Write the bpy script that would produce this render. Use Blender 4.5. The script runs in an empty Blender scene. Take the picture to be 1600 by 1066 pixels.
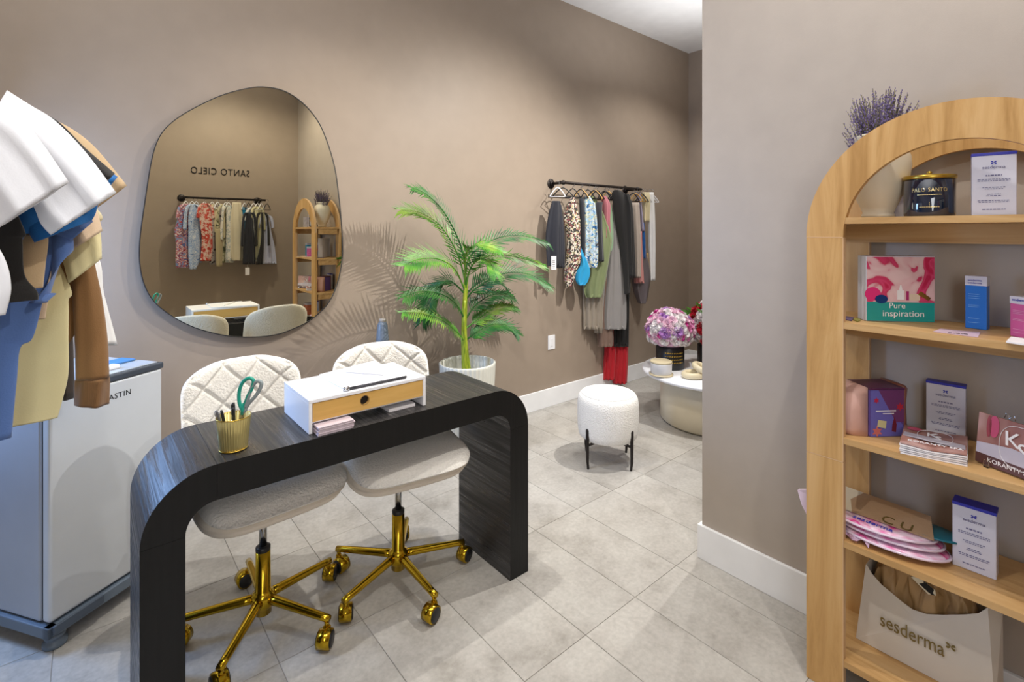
import bpy, bmesh, math, random
from mathutils import noise as mnoise
from mathutils import Vector, Matrix
random.seed(7)
PI = math.pi
C = bpy.context.scene.collection
SC = bpy.context.scene

# ------------------------------------------------------------ camera
F, HY, H = 789.0, 361.0, 1.5          # focal length and horizon row in pixels, eye height in metres
cam_d = bpy.data.cameras.new('camera'); cam = bpy.data.objects.new('camera', cam_d); C.objects.link(cam)
cam.location = (0, 0, H); cam.rotation_euler = (math.radians(90), 0, math.radians(-40))
cam_d.sensor_width = 36; cam_d.lens = 36 * F / 1600; cam_d.shift_y = -(533 - HY) / 1600
cam_d.clip_start = 0.02
SC.camera = cam

# ------------------------------------------------------------ light
w = bpy.data.worlds.new('world'); SC.world = w; w.use_nodes = True
w.node_tree.nodes['Background'].inputs[0].default_value = (1.0, 0.95, 0.9, 1)
w.node_tree.nodes['Background'].inputs[1].default_value = 0.2
SC.view_settings.view_transform = 'Standard'; SC.view_settings.look = 'None'
SC.view_settings.gamma = 1; SC.view_settings.use_curve_mapping = False
SC.view_settings.exposure = 0.2
def lamp(kind, loc, power, color, size=.05, aim=None, spot=None, sizey=None, blend=.6):
    l = bpy.data.lights.new('lamp', kind); o = bpy.data.objects.new('lamp', l); C.objects.link(o)
    l.energy = power; l.color = color; o.location = loc
    if kind == 'AREA':
        l.shape = 'RECTANGLE' if sizey else 'DISK'; l.size = size
        if sizey: l.size_y = sizey
    else: l.shadow_soft_size = size
    if kind == 'SPOT': l.spot_size = math.radians(spot or 150); l.spot_blend = blend
    if aim: o.rotation_euler = (Vector(aim) - Vector(loc)).to_track_quat('-Z', 'Y').to_euler()
    return o
WARM = (1.0, .95, .88); COOL = (.30, .53, 1.0); NEUT = (1, .965, .91); FILL = (.96, .975, 1.0)
lamp('SPOT', (1.10, 2.16, 3.44), 115, WARM, .02, spot=110, blend=1)
lamp('SPOT', (2.95, 1.32, 3.05), 235, NEUT, .015, aim=(2.15, 3.1, .75), spot=105, blend=1)
lamp('SPOT', (2.62, 2.02, 3.44), 55, NEUT, .02, spot=75)
lamp('SPOT', (4.30, 2.10, 3.44), 70, NEUT, .02, spot=130)
lamp('SPOT', (1.35, 0.15, 3.44), 80, NEUT, .02, spot=160)
lamp('SPOT', (0.00, 0.95, 3.40), 62, NEUT, .04, aim=(.5, 2.4, 1.0), spot=140)
lamp('AREA', (-.32, -.84, 1.65), 24, FILL, .85, aim=(1.5, 1.8, .9), sizey=1.5)  # unseen fill added behind the camera to brighten upright surfaces
lamp('AREA', (0.7, 0.4, 2.85), 20, FILL, 1.2, aim=(0.7, 0.6, 4), sizey=1.2)  # added uplight without a fixture, brightens the ceiling near the camera
lamp('AREA', (3.9, 2.1, 2.85), 8, FILL, 1.2, aim=(3.9, 2.1, 4), sizey=1.0)  # second added uplight, lifts the ceiling beyond the column
lamp('AREA', (-.60, 2.86, 1.45), 28, COOL, .45, aim=(1.6, 1.4, .9), sizey=.8)

# ------------------------------------------------------------ pixel -> world
c40, s40 = math.cos(math.radians(40)), math.sin(math.radians(40))
def W(r, d, z): return Vector((c40 * r + s40 * d, -s40 * r + c40 * d, z))
def PD(px, py, d):
    return W((px - 800) / F * d, d, H - (py - HY) * d / F)
def PZ(px, py, z): return PD(px, py, F * (H - z) / (py - HY))
def PX(px, py, X):
    q = (px - 800) / F; return PD(px, py, X / (c40 * q + s40))
def PY(px, py, Y):
    q = (px - 800) / F; return PD(px, py, Y / (-s40 * q + c40))
MIRY = 3.07
def PM(px, py, yreal):
    v = PY(px, py, 2 * MIRY - yreal); return Vector((v.x, yreal, v.z))

# ------------------------------------------------------------ objects
ORG = {}
def tag(o, label=None, cat=None, group=None, kind=None):
    if label: o['label'] = label
    if cat: o['category'] = cat
    if group: o['group'] = group
    if kind: o['kind'] = kind
    return o
def thing(name, label, cat, loc=(0, 0, 0), rz=0, group=None, local=False):
    o = bpy.data.objects.new(name, None); C.objects.link(o); o.empty_display_size = .05
    o.location = loc; o.rotation_euler = (0, 0, rz)
    ORG[o.name] = Vector((0, 0, 0)) if local else Vector(loc)
    return tag(o, label, cat, group)
def V(*a): return Vector(a)
class MB:
    def __init__(s): s.v = []; s.f = []; s.sm = []; s.mi = []; s.cur = 0
    def add(s, vs, fs, smooth=False):
        n = len(s.v); s.v += [Vector(p) for p in vs]
        for f in fs: s.f.append([i + n for i in f]); s.sm.append(smooth); s.mi.append(s.cur)
        return s
    def box(s, lo, hi, M=None):
        x0, y0, z0 = lo; x1, y1, z1 = hi
        vs = [V(x, y, z) for z in (z0, z1) for x, y in ((x0, y0), (x1, y0), (x1, y1), (x0, y1))]
        if M: vs = [M @ p for p in vs]
        return s.add(vs, [(3, 2, 1, 0), (4, 5, 6, 7), (0, 1, 5, 4), (1, 2, 6, 5), (2, 3, 7, 6), (3, 0, 4, 7)])
    def bbox(s, lo, hi, b=.004, M=None, seg=2):       # bevelled box
        bm = bmesh.new(); bmesh.ops.create_cube(bm, size=1)
        L, Hh = Vector(lo), Vector(hi)
        for v in bm.verts: v.co = Vector([L[i] + (v.co[i] + .5) * (Hh[i] - L[i]) for i in range(3)])
        bmesh.ops.bevel(bm, geom=bm.edges[:], offset=b, segments=seg, affect='EDGES', profile=.5)
        return s.bm(bm, M)
    def bm(s, bm, M=None, smooth=False):
        bm.verts.index_update()
        vs = [(M @ v.co) if M else v.co.copy() for v in bm.verts]
        s.add(vs, [[v.index for v in f.verts] for f in bm.faces], smooth); bm.free(); return s
    def rings(s, R, cap0=True, cap1=True, smooth=True, closed=True):
        n = len(R[0]); vs = [p for r in R for p in r]; fs = []
        for i in range(len(R) - 1):
            for j in range(n if closed else n - 1):
                k = (j + 1) % n; fs.append((i * n + j, i * n + k, (i + 1) * n + k, (i + 1) * n + j))
        if cap0: fs.append(tuple(range(n - 1, -1, -1)))
        if cap1: fs.append(tuple((len(R) - 1) * n + j for j in range(n)))
        return s.add(vs, fs, smooth)
    def lathe(s, prof, c=(0, 0, 0), n=32, M=None, cap0=True, cap1=True, rib=0, nr=0, smooth=True):
        R = []
        for r, z in prof:
            ring = []
            for j in range(n):
                a = 2 * PI * j / n; rr = r * (1 + rib * math.cos(nr * a)) if nr else r
                p = V(rr * math.cos(a), rr * math.sin(a), z)
                ring.append((M @ p if M else p) + Vector(c))
            R.append(ring)
        return s.rings(R, cap0, cap1, smooth)
    def tube(s, pts, rad, n=8, caps=True, closed=False):
        pts = [Vector(p) for p in pts]; R = []; up = None
        for i, p in enumerate(pts):
            if closed: t = pts[(i + 1) % len(pts)] - pts[i - 1]
            else: t = pts[min(i + 1, len(pts) - 1)] - pts[max(i - 1, 0)]
            t.normalize()
            if up is None:
                up = V(0, 0, 1) if abs(t.z) < .9 else V(1, 0, 0)
            a = (up - t * up.dot(t))
            if a.length < 1e-6: a = t.orthogonal()
            a.normalize(); up = a; b = t.cross(a)
            r = rad[i] if isinstance(rad, (list, tuple)) else rad
            R.append([p + a * math.cos(2 * PI * j / n) * r + b * math.sin(2 * PI * j / n) * r for j in range(n)])
        if closed: R.append(R[0]); return s.rings(R, False, False)
        return s.rings(R, caps, caps)
    def prism(s, poly, off, smooth=False):            # poly of 3-D points, extruded by off
        n = len(poly); off = Vector(off); vs = [Vector(p) for p in poly] + [Vector(p) + off for p in poly]
        fs = [tuple(range(n - 1, -1, -1)), tuple(range(n, 2 * n))]
        s.add(vs, fs, False); k = len(s.v) - 2 * n
        for j in range(n):
            s.f.append([k + j, k + (j + 1) % n, k + n + (j + 1) % n, k + n + j]); s.sm.append(smooth); s.mi.append(s.cur)
        return s
    def sphere(s, c, r, n=10, m=6, sc=(1, 1, 1)):
        R = []
        for i in range(1, m):
            t = PI * i / m
            R.append([Vector(c) + V(r * sc[0] * math.sin(t) * math.cos(2 * PI * j / n), r * sc[1] * math.sin(t) * math.sin(2 * PI * j / n), -r * sc[2] * math.cos(t)) for j in range(n)])
        return s.rings(R)
    def build(s, name, mat, parent=None, org=None, kind=None, fix=True):
        if parent is not None: o0 = ORG[parent.name]
        elif org is not None: o0 = Vector(org)
        else:
            xs = [p.x for p in s.v]; ys = [p.y for p in s.v]; zs = [p.z for p in s.v]
            o0 = V((min(xs) + max(xs)) / 2, (min(ys) + max(ys)) / 2, min(zs))
        me = bpy.data.meshes.new(name); me.from_pydata([p - o0 for p in s.v], [], s.f)
        me.polygons.foreach_set('use_smooth', s.sm)
        mats = mat if isinstance(mat, (list, tuple)) else [mat]
        for m in mats: me.materials.append(m)
        if len(mats) > 1: me.polygons.foreach_set('material_index', s.mi)
        me.update()
        if fix:
            b = bmesh.new(); b.from_mesh(me); bmesh.ops.recalc_face_normals(b, faces=b.faces[:]); b.to_mesh(me); b.free()
        o = bpy.data.objects.new(name, me); C.objects.link(o)
        if parent is not None: o.parent = parent
        else: o.location = o0
        ORG[o.name] = o0.copy()
        if kind: o['kind'] = kind
        return o
def text_on(s, origin, right, up, size, name, mat, parent, depth=.0006, align='CENTER', spacing=1.0, xs=1.0):
    cu = bpy.data.curves.new('t', 'FONT'); cu.body = s; cu.size = size; cu.align_x = align; cu.align_y = 'CENTER'
    cu.extrude = depth; cu.space_character = spacing; cu.resolution_u = 3
    to = bpy.data.objects.new('t', cu); me = bpy.data.meshes.new_from_object(to)
    R = Vector(right).normalized(); U = Vector(up).normalized(); N = R.cross(U); m = MB()
    o = Vector(origin)
    m.add([o + R * (v.co.x * xs) + U * v.co.y + N * v.co.z for v in me.vertices], [list(p.vertices) for p in me.polygons])
    bpy.data.objects.remove(to); bpy.data.curves.remove(cu); bpy.data.meshes.remove(me)
    return m.build(name, mat, parent, fix=False)
def arc(cx, cz, r, a0, a1, n, y=0): return [V(cx + r * math.cos(math.radians(a0 + (a1 - a0) * i / n)), y, cz + r * math.sin(math.radians(a0 + (a1 - a0) * i / n))) for i in range(n + 1)]
def spline(P, n=6, closed=False):
    P = [Vector(p) for p in P]; out = []; N = len(P)
    for i in range(N if closed else N - 1):
        if closed: a, b, c, d = P[i - 1], P[i], P[(i + 1) % N], P[(i + 2) % N]
        else: a, b, c, d = P[max(i - 1, 0)], P[i], P[i + 1], P[min(i + 2, N - 1)]
        for k in range(n):
            t = k / n
            out.append(.5 * ((2 * b) + (c - a) * t + (2 * a - 5 * b + 4 * c - d) * t * t + (3 * b - a - 3 * c + d) * t ** 3))
    if not closed: out.append(P[-1])
    return out
def copy_tree(o, parent=None):
    c = o.copy(); C.objects.link(c)
    if parent: c.parent = parent
    ORG[c.name] = ORG.get(o.name, V(0, 0, 0))
    for ch in list(o.children): copy_tree(ch, c)
    return c

# ------------------------------------------------------------ materials
def lin(h):
    h = h.lstrip('#'); r = [int(h[i:i + 2], 16) / 255 for i in (0, 2, 4)]
    return tuple((c / 12.92 if c <= .04045 else ((c + .055) / 1.055) ** 2.4) for c in r) + (1,)
MC = {}
def base_mat(name):
    m = bpy.data.materials.new(name); m.use_nodes = True; nt = m.node_tree
    return m, nt, nt.nodes['Principled BSDF']
def coords(nt, scale):
    tc = nt.nodes.new('ShaderNodeTexCoord'); mp = nt.nodes.new('ShaderNodeMapping')
    mp.inputs['Scale'].default_value = scale; nt.links.new(tc.outputs['Object'], mp.inputs['Vector']); return mp.outputs[0]
def M(name, col, rough=.5, metal=0, bump=0, bscale=200, var=.0, vscale=8, coat=0, trans=0, sheen=0, scl=(1, 1, 1), spec=None, ior=None):
    if name in MC: return MC[name]
    m, nt, b = base_mat(name); MC[name] = m
    b.inputs['Base Color'].default_value = lin(col); b.inputs['Roughness'].default_value = rough
    b.inputs['Metallic'].default_value = metal; b.inputs['Coat Weight'].default_value = coat
    b.inputs['Transmission Weight'].default_value = trans; b.inputs['Sheen Weight'].default_value = sheen
    if spec is not None: b.inputs['Specular IOR Level'].default_value = spec
    if ior: b.inputs['IOR'].default_value = ior
    vec = coords(nt, scl)
    n = nt.nodes.new('ShaderNodeTexNoise'); n.inputs['Scale'].default_value = vscale; n.inputs['Detail'].default_value = 5
    nt.links.new(vec, n.inputs['Vector'])
    mx = nt.nodes.new('ShaderNodeMix'); mx.data_type = 'RGBA'; mx.blend_type = 'MULTIPLY'
    c = lin(col); v = var or .03
    cr = nt.nodes.new('ShaderNodeValToRGB'); cr.color_ramp.elements[0].position = .3; cr.color_ramp.elements[1].position = .7
    cr.color_ramp.elements[0].color = tuple(x * (1 - v) for x in c[:3]) + (1,); cr.color_ramp.elements[1].color = tuple(min(1, x * (1 + v)) for x in c[:3]) + (1,)
    nt.links.new(n.outputs['Fac'], cr.inputs[0]); nt.links.new(cr.outputs[0], b.inputs['Base Color'])
    nt.nodes.remove(mx)
    if bump:
        n2 = nt.nodes.new('ShaderNodeTexNoise'); n2.inputs['Scale'].default_value = bscale; n2.inputs['Detail'].default_value = 3
        nt.links.new(vec, n2.inputs['Vector'])
        bp = nt.nodes.new('ShaderNodeBump'); bp.inputs['Strength'].default_value = bump; bp.inputs['Distance'].default_value = .01
        nt.links.new(n2.outputs['Fac'], bp.inputs['Height']); nt.links.new(bp.outputs[0], b.inputs['Normal'])
    return m
def wood(name, cols, scl, rough=.45, bump=.15, dist=1.2, spec=.4, rv=None):
    if name in MC: return MC[name]
    m, nt, b = base_mat(name); MC[name] = m
    vec = coords(nt, scl)
    n = nt.nodes.new('ShaderNodeTexNoise'); n.inputs['Scale'].default_value = 1; n.inputs['Detail'].default_value = 8
    n.inputs['Roughness'].default_value = .62; n.inputs['Distortion'].default_value = dist
    nt.links.new(vec, n.inputs['Vector'])
    cr = nt.nodes.new('ShaderNodeValToRGB'); e = cr.color_ramp.elements
    e[0].position = .3; e[0].color = lin(cols[0]); e[1].position = .68; e[1].color = lin(cols[-1])
    for i, c in enumerate(cols[1:-1]):
        k = e.new(.3 + .38 * (i + 1) / (len(cols) - 1)); k.color = lin(c)
    nt.links.new(n.outputs['Fac'], cr.inputs[0]); nt.links.new(cr.outputs[0], b.inputs['Base Color'])
    b.inputs['Roughness'].default_value = rough; b.inputs['Specular IOR Level'].default_value = spec
    if rv:
        mr = nt.nodes.new('ShaderNodeMapRange'); mr.inputs[1].default_value = .38; mr.inputs[2].default_value = .62; mr.inputs[3].default_value = rv[0]; mr.inputs[4].default_value = rv[1]
        nt.links.new(n.outputs['Fac'], mr.inputs[0]); nt.links.new(mr.outputs[0], b.inputs['Roughness'])
    bp = nt.nodes.new('ShaderNodeBump'); bp.inputs['Strength'].default_value = bump; bp.inputs['Distance'].default_value = .004
    nt.links.new(n.outputs['Fac'], bp.inputs['Height']); nt.links.new(bp.outputs[0], b.inputs['Normal'])
    return m
def pattern(name, cols, scale=30, rough=.8, kind='noise', scl=(1, 1, 1), dist=1.0, hard=True, bump=.0):
    if name in MC: return MC[name]
    m, nt, b = base_mat(name); MC[name] = m
    vec = coords(nt, scl)
    if kind == 'voronoi':
        n = nt.nodes.new('ShaderNodeTexVoronoi'); n.inputs['Scale'].default_value = scale; out = n.outputs['Color']
        sp = nt.nodes.new('ShaderNodeSeparateColor'); nt.links.new(out, sp.inputs[0]); out = sp.outputs[0]
    elif kind == 'wave':
        n = nt.nodes.new('ShaderNodeTexWave'); n.inputs['Scale'].default_value = scale; n.inputs['Distortion'].default_value = dist; out = n.outputs['Fac']
    else:
        n = nt.nodes.new('ShaderNodeTexNoise'); n.inputs['Scale'].default_value = scale; n.inputs['Detail'].default_value = 3
        n.inputs['Distortion'].default_value = dist; out = n.outputs['Fac']
    nt.links.new(vec, n.inputs['Vector'])
    cr = nt.nodes.new('ShaderNodeValToRGB'); e = cr.color_ramp.elements
    lo, hi = (.32, .66) if kind == 'noise' else (0.05, .9)
    if hard: cr.color_ramp.interpolation = 'CONSTANT'
    e[0].position = 0 if hard else lo; e[0].color = lin(cols[0]); e[1].position = hi; e[1].color = lin(cols[-1])
    for i, c in enumerate(cols[1:-1]):
        k = e.new(lo + (hi - lo) * (i + (.0 if hard else 1)) / (len(cols) - 1) + (.04 if hard else 0)); k.color = lin(c)
    nt.links.new(out, cr.inputs[0]); nt.links.new(cr.outputs[0], b.inputs['Base Color'])
    b.inputs['Roughness'].default_value = rough
    return m
def tilemat():
    m, nt, b = base_mat('floor tile'); MC['tile'] = m
    tc = nt.nodes.new('ShaderNodeTexCoord'); oi = nt.nodes.new('ShaderNodeObjectInfo')
    add = nt.nodes.new('ShaderNodeVectorMath'); add.operation = 'MULTIPLY_ADD'
    cm = nt.nodes.new('ShaderNodeCombineXYZ')
    nt.links.new(oi.outputs['Random'], cm.inputs[0]); nt.links.new(oi.outputs['Random'], cm.inputs[1])
    nt.links.new(cm.outputs[0], add.inputs[0]); add.inputs[1].default_value = (37, 53, 11); nt.links.new(tc.outputs['Object'], add.inputs[2])
    n = nt.nodes.new('ShaderNodeTexNoise'); n.inputs['Scale'].default_value = 4.5; n.inputs['Detail'].default_value = 9; n.inputs['Roughness'].default_value = .68
    n2 = nt.nodes.new('ShaderNodeTexNoise'); n2.inputs['Scale'].default_value = 60; n2.inputs['Detail'].default_value = 4
    for k in (n, n2): nt.links.new(add.outputs[0], k.inputs['Vector'])
    cr = nt.nodes.new('ShaderNodeValToRGB'); e = cr.color_ramp.elements
    e[0].position = .32; e[0].color = lin('#99958e'); e[1].position = .62; e[1].color = lin('#b7b4ae')
    k = e.new(.47); k.color = lin('#ada9a3')
    nt.links.new(n.outputs['Fac'], cr.inputs[0])
    mx = nt.nodes.new('ShaderNodeMix'); mx.data_type = 'RGBA'; mx.blend_type = 'OVERLAY'; mx.inputs[0].default_value = .22
    nt.links.new(cr.outputs[0], mx.inputs[6]); nt.links.new(n2.outputs['Fac'], mx.inputs[7])
    hs = nt.nodes.new('ShaderNodeHueSaturation')
    mr = nt.nodes.new('ShaderNodeMapRange'); mr.inputs[3].default_value = .96; mr.inputs[4].default_value = 1.05
    nt.links.new(oi.outputs['Random'], mr.inputs[0]); nt.links.new(mr.outputs[0], hs.inputs['Value'])
    nt.links.new(mx.outputs[2], hs.inputs['Color']); nt.links.new(hs.outputs[0], b.inputs['Base Color'])
    b.inputs['Roughness'].default_value = .42; b.inputs['Specular IOR Level'].default_value = .35
    return m

WALL = M('wall paint', '#9d8e7f', .5, bump=.05, bscale=350, spec=.35)
WALLC = M('column paint', '#aca196', .45, bump=.05, bscale=350, spec=.4)
CEIL = M('ceiling paint', '#f4f3f1', .8)
BASEB = M('baseboard paint', '#f0f1f3', .4)
TILE = tilemat()
GROUT = M('grout', '#96918a', .9)
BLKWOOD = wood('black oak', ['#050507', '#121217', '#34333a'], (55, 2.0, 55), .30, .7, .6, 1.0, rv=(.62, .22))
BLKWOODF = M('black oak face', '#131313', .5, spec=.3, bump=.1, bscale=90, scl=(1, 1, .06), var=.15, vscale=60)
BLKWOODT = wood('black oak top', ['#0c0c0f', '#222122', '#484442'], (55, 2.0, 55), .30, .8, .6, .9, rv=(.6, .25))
OAK = wood('oak upright', ['#ad824a', '#c79c62', '#d3ab74'], (16, 16, 1.3), .45, .08)
OAKH = wood('oak board', ['#ad844f', '#c59d68', '#d1ac79'], (16, 1.4, 16), .45, .08)
OAKE = M('oak edge band', '#d3ae82', .5)
BAMB = wood('bamboo', ['#c99c52', '#d6aa60', '#deb46c'], (2, 20, 22), .4, .04, .5)
BOUC = M('boucle fabric', '#e6e2da', .95, bump=.55, bscale=130, sheen=.3, var=.05, vscale=120)
BOUCL = M('pouf boucle', '#f6f3ee', .95, bump=.9, bscale=160, sheen=.3, var=.05, vscale=150)
VELV = M('shell velvet', '#dfd4c4', .9, bump=.2, bscale=200, sheen=.3)
GOLD = M('polished gold', '#c4a22c', .16, 1, var=.02)
GOLDS = M('satin gold', '#c9a84a', .3, 1)
CHROME = M('chrome', '#c4c6ca', .12, 1)
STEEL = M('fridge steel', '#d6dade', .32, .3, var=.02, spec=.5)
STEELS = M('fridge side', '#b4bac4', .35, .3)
BLK = M('black plastic', '#17171a', .4)
DKM = M('dark bronze metal', '#2a2422', .4, .6)
WHT = M('white lacquer', '#f2f2f5', .3)
WHTP = M('white paper', '#f3f0f2', .7)
GREYP = M('grey plastic', '#6f7b88', .5)
CREAM = M('cream ceramic', '#ddd2bb', .5, bump=.1, bscale=40)
MIRROR = M('mirror glass', '#e2dcc6', .0, 1, var=.001)

# ============================================================ the room
XL, XR, XF, YB, YO, YC, ZC = -.78, 2.16, 5.23, 3.11, -.90, 1.215, 3.52
def struct(name, lo, hi, mat):
    o = MB().box(lo, hi).build(name, mat, kind='structure'); return o
floor = struct('floor', (XL - .1, YO - .1, -.05), (XF + .1, YB + .1, -.0025), GROUT)
struct('ceiling', (XL - .1, YO - .1, ZC), (XF + .1, YB + .1, ZC + .1), CEIL)
struct('wall_back', (XL - .1, YB, 0), (XF + .1, YB + .1, ZC), WALL)
struct('wall_left', (XL - .1, YO, 0), (XL, YB, ZC), WALL)
struct('wall_front', (XL - .1, YO - .1, 0), (XR, YO, ZC), WALL)
struct('wall_far', (XF, YC, 0), (XF + .1, YB, ZC), WALL)
struct('wall_right', (XR, YO - .1, 0), (XF + .1, YC, ZC), WALLC)
def baseboard(name, lo, hi): MB().bbox(lo, hi, .003).build(name, BASEB, kind='structure')
baseboard('baseboard_back', (XL, YB - .016, 0), (XF, YB, .154))
baseboard('baseboard_right', (XR - .016, YO, 0), (XR, YC + .016, .154))
baseboard('baseboard_right_return', (XR, YC, 0), (XF, YC + .016, .154))
baseboard('baseboard_far', (XF - .016, YC + .016, 0), (XF, YB - .016, .154))
baseboard('baseboard_left', (XL, YO, 0), (XL + .016, YB - .016, .154))
baseboard('baseboard_front', (XL + .016, YO, 0), (XR - .016, YO + .016, .154))
# floor tiles: 30 x 60 cm, stacked joints
tm = None; TX, TY = 1.716, 1.260
for i in range(-9, 13):
    for j in range(-4, 4):
        x0, x1 = TX + .302 * i, TX + .302 * (i + 1); y0, y1 = TY + .602 * j, TY + .602 * (j + 1)
        x0c, x1c, y0c, y1c = max(x0, XL), min(x1, XF), max(y0, YO), min(y1, YB)
        if x1c - x0c < .03 or y1c - y0c < .03: continue
        if x0c > XR - .02 and y1c < YC + .01: continue
        full = (x0c == x0 and x1c == x1 and y0c == y0 and y1c == y1)
        if full and tm:
            o = bpy.data.objects.new('floor_tile', tm); C.objects.link(o)
        else:
            b = MB(); hx, hy, g = (x1c - x0c) / 2, (y1c - y0c) / 2, .0012
            b.bbox((-hx + g, -hy + g, -.008), (hx - g, hy - g, 0), .0008, seg=1)
            o = b.build('floor_tile', TILE, org=(0, 0, 0))
            if full: tm = o.data
        o.parent = floor; o.location = Vector(((x0c + x1c) / 2, (y0c + y1c) / 2, 0)) - ORG[floor.name]

# switch plate on the back wall
a = PY(856.5, 547, YB - .004); b_ = PY(867, 523, YB - .004)
sp = thing('wall_plate', 'small white rectangular wall plate on the taupe back wall beside the palm', 'wall plate', ((a.x + b_.x) / 2, YB, a.z))
MB().bbox((a.x, YB - .007, a.z), (b_.x, YB, b_.z), .002).build('plate', WHT, sp)
mz = (a.z + b_.z) / 2; mx = (a.x + b_.x) / 2
MB().bbox((mx - .015, YB - .010, mz - .033), (mx + .015, YB - .006, mz + .033), .0015).build('rocker', WHT, sp)

# wall lettering opposite (seen in the mirror)
s0, s1 = PM(388, 272, YO), PM(300, 269, YO)
sg = thing('wall_lettering', 'black raised letters reading SANTO CIELO above the clothes rail, seen in the mirror', 'sign', ((s0.x + s1.x) / 2, YO, s0.z))
text_on('SANTO CIELO', ((s0.x + s1.x) / 2, YO + .004, s0.z), (-1, 0, 0), (0, 0, 1), .115, 'lettering', BLK, sg, depth=.003, spacing=1.12, xs=.80)

# ============================================================ mirror
zo = [(510, 40), (590, 55), (660, 100), (715, 165), (750, 240), (780, 340), (795, 440), (805, 540), (811, 650), (805, 720), (785, 800), (750, 865), (690, 920), (620, 955), (560, 975), (480, 984), (400, 982), (320, 968), (240, 943), (160, 900), (100, 850), (65, 790), (48, 720), (45, 650), (52, 570), (65, 480), (80, 380), (95, 300), (115, 240), (145, 195), (200, 150), (280, 105), (360, 70), (440, 48)]
mp = spline([PY(200 + x * .4128, 120 + y * .4128, MIRY) for x, y in zo], 4, True)
cx = sum(p.x for p in mp) / len(mp)
mir = thing('wall_mirror', 'large pebble shaped mirror with a thin black rim on the back wall', 'mirror', (cx, YB, min(p.z for p in mp)))
MB().prism(mp, (0, .004, 0)).build('glass', MIRROR, mir)
def off(pts, d):
    n = len(pts); o = []
    for i, p in enumerate(pts):
        t = (pts[(i + 1) % n] - pts[i - 1]).normalized(); o.append(p + V(t.z, 0, -t.x) * -d)
    return o
b = MB(); ou = off(mp, .004); n = len(mp)
if (ou[0] - V(cx, MIRY, 1.6)).length < (mp[0] - V(cx, MIRY, 1.6)).length: ou = off(mp, -.004)
R = []
for i in range(n):
    p, q = mp[i], ou[i]
    R.append([V(p.x, MIRY - .004, p.z), V(q.x, MIRY - .004, q.z), V(q.x, MIRY + .012, q.z), V(p.x, MIRY + .012, p.z)])
R.append(R[0]); b.rings(R, False, False, smooth=False); b.build('rim', BLK, mir)
MB().prism([V(p.x * .96 + cx * .04, MIRY + .005, (p.z - 1.6) * .96 + 1.6) for p in mp], (0, YB - MIRY - .006, 0)).build('backing_board', BLK, mir)

# ============================================================ desk
DX0, DX1, DY0, DY1, DH, DT = .104, 1.486, 1.66, 2.05, .828, .103
desk = thing('console_desk', 'black wood grain waterfall desk with rounded ends in front of the two chairs', 'desk', ((DX0 + DX1) / 2, (DY0 + DY1) / 2, 0))
RO = .180; RI = RO - DT
def strip(prof_o, prof_i, name):
    b = MB(); n = len(prof_o)
    for k, (A, B) in enumerate(((prof_o, prof_i),)):
        f = [V(p.x, DY0, p.z) for p in A]; fb = [V(p.x, DY1, p.z) for p in A]
        g = [V(p.x, DY0, p.z) for p in B]; gb = [V(p.x, DY1, p.z) for p in B]
    m = len(f); fs = []; vs = f + fb + g + gb
    for i in range(m - 1):
        b.cur = 1; 
    b = MB()
    base = 0
    b.cur = 1; b.add(f + fb, [(i, i + 1, m + i + 1, m + i) for i in range(m - 1)], True)
    b.add(g + gb, [(i, i + 1, m + i + 1, m + i) for i in range(m - 1)], True)
    b.cur = 0; b.add(f + g, [(i, i + 1, m + i + 1, m + i) for i in range(m - 1)])
    b.add(fb + gb, [(i, i + 1, m + i + 1, m + i) for i in range(m - 1)])
    b.add([f[0], fb[0], gb[0], g[0]], [(0, 1, 2, 3)]); b.add([f[-1], fb[-1], gb[-1], g[-1]], [(0, 1, 2, 3)])
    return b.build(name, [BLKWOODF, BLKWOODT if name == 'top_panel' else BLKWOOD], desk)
e = .0008
strip([V(DX0 + RO + e, 0, DH), V(DX1 - RO - e, 0, DH)], [V(DX0 + RO + e, 0, DH - DT), V(DX1 - RO - e, 0, DH - DT)], 'top_panel')
for sx in (-1, 1):
    cxx = DX0 + RO if sx < 0 else DX1 - RO
    oo = [V(cxx + sx * RO * math.sin(t), 0, DH - RO + RO * math.cos(t)) for t in [PI / 2 * i / 16 for i in range(17)]]
    ci = (DX0 + DT + RI) if sx < 0 else (DX1 - DT - RI)
    ii = [V(ci + sx * RI * math.sin(t), 0, DH - DT - RI + RI * math.cos(t)) for t in [PI / 2 * i / 16 for i in range(17)]]
    ii[0].x = cxx
    strip(oo, ii, 'rounded_corner')
    xo, xi = (DX0, DX0 + DT) if sx < 0 else (DX1, DX1 - DT)
    zt = DH - RO - e
    strip([V(xo, 0, zt), V(xo, 0, .0)], [V(xi, 0, zt), V(xi, 0, .0)], 'leg')

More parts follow.
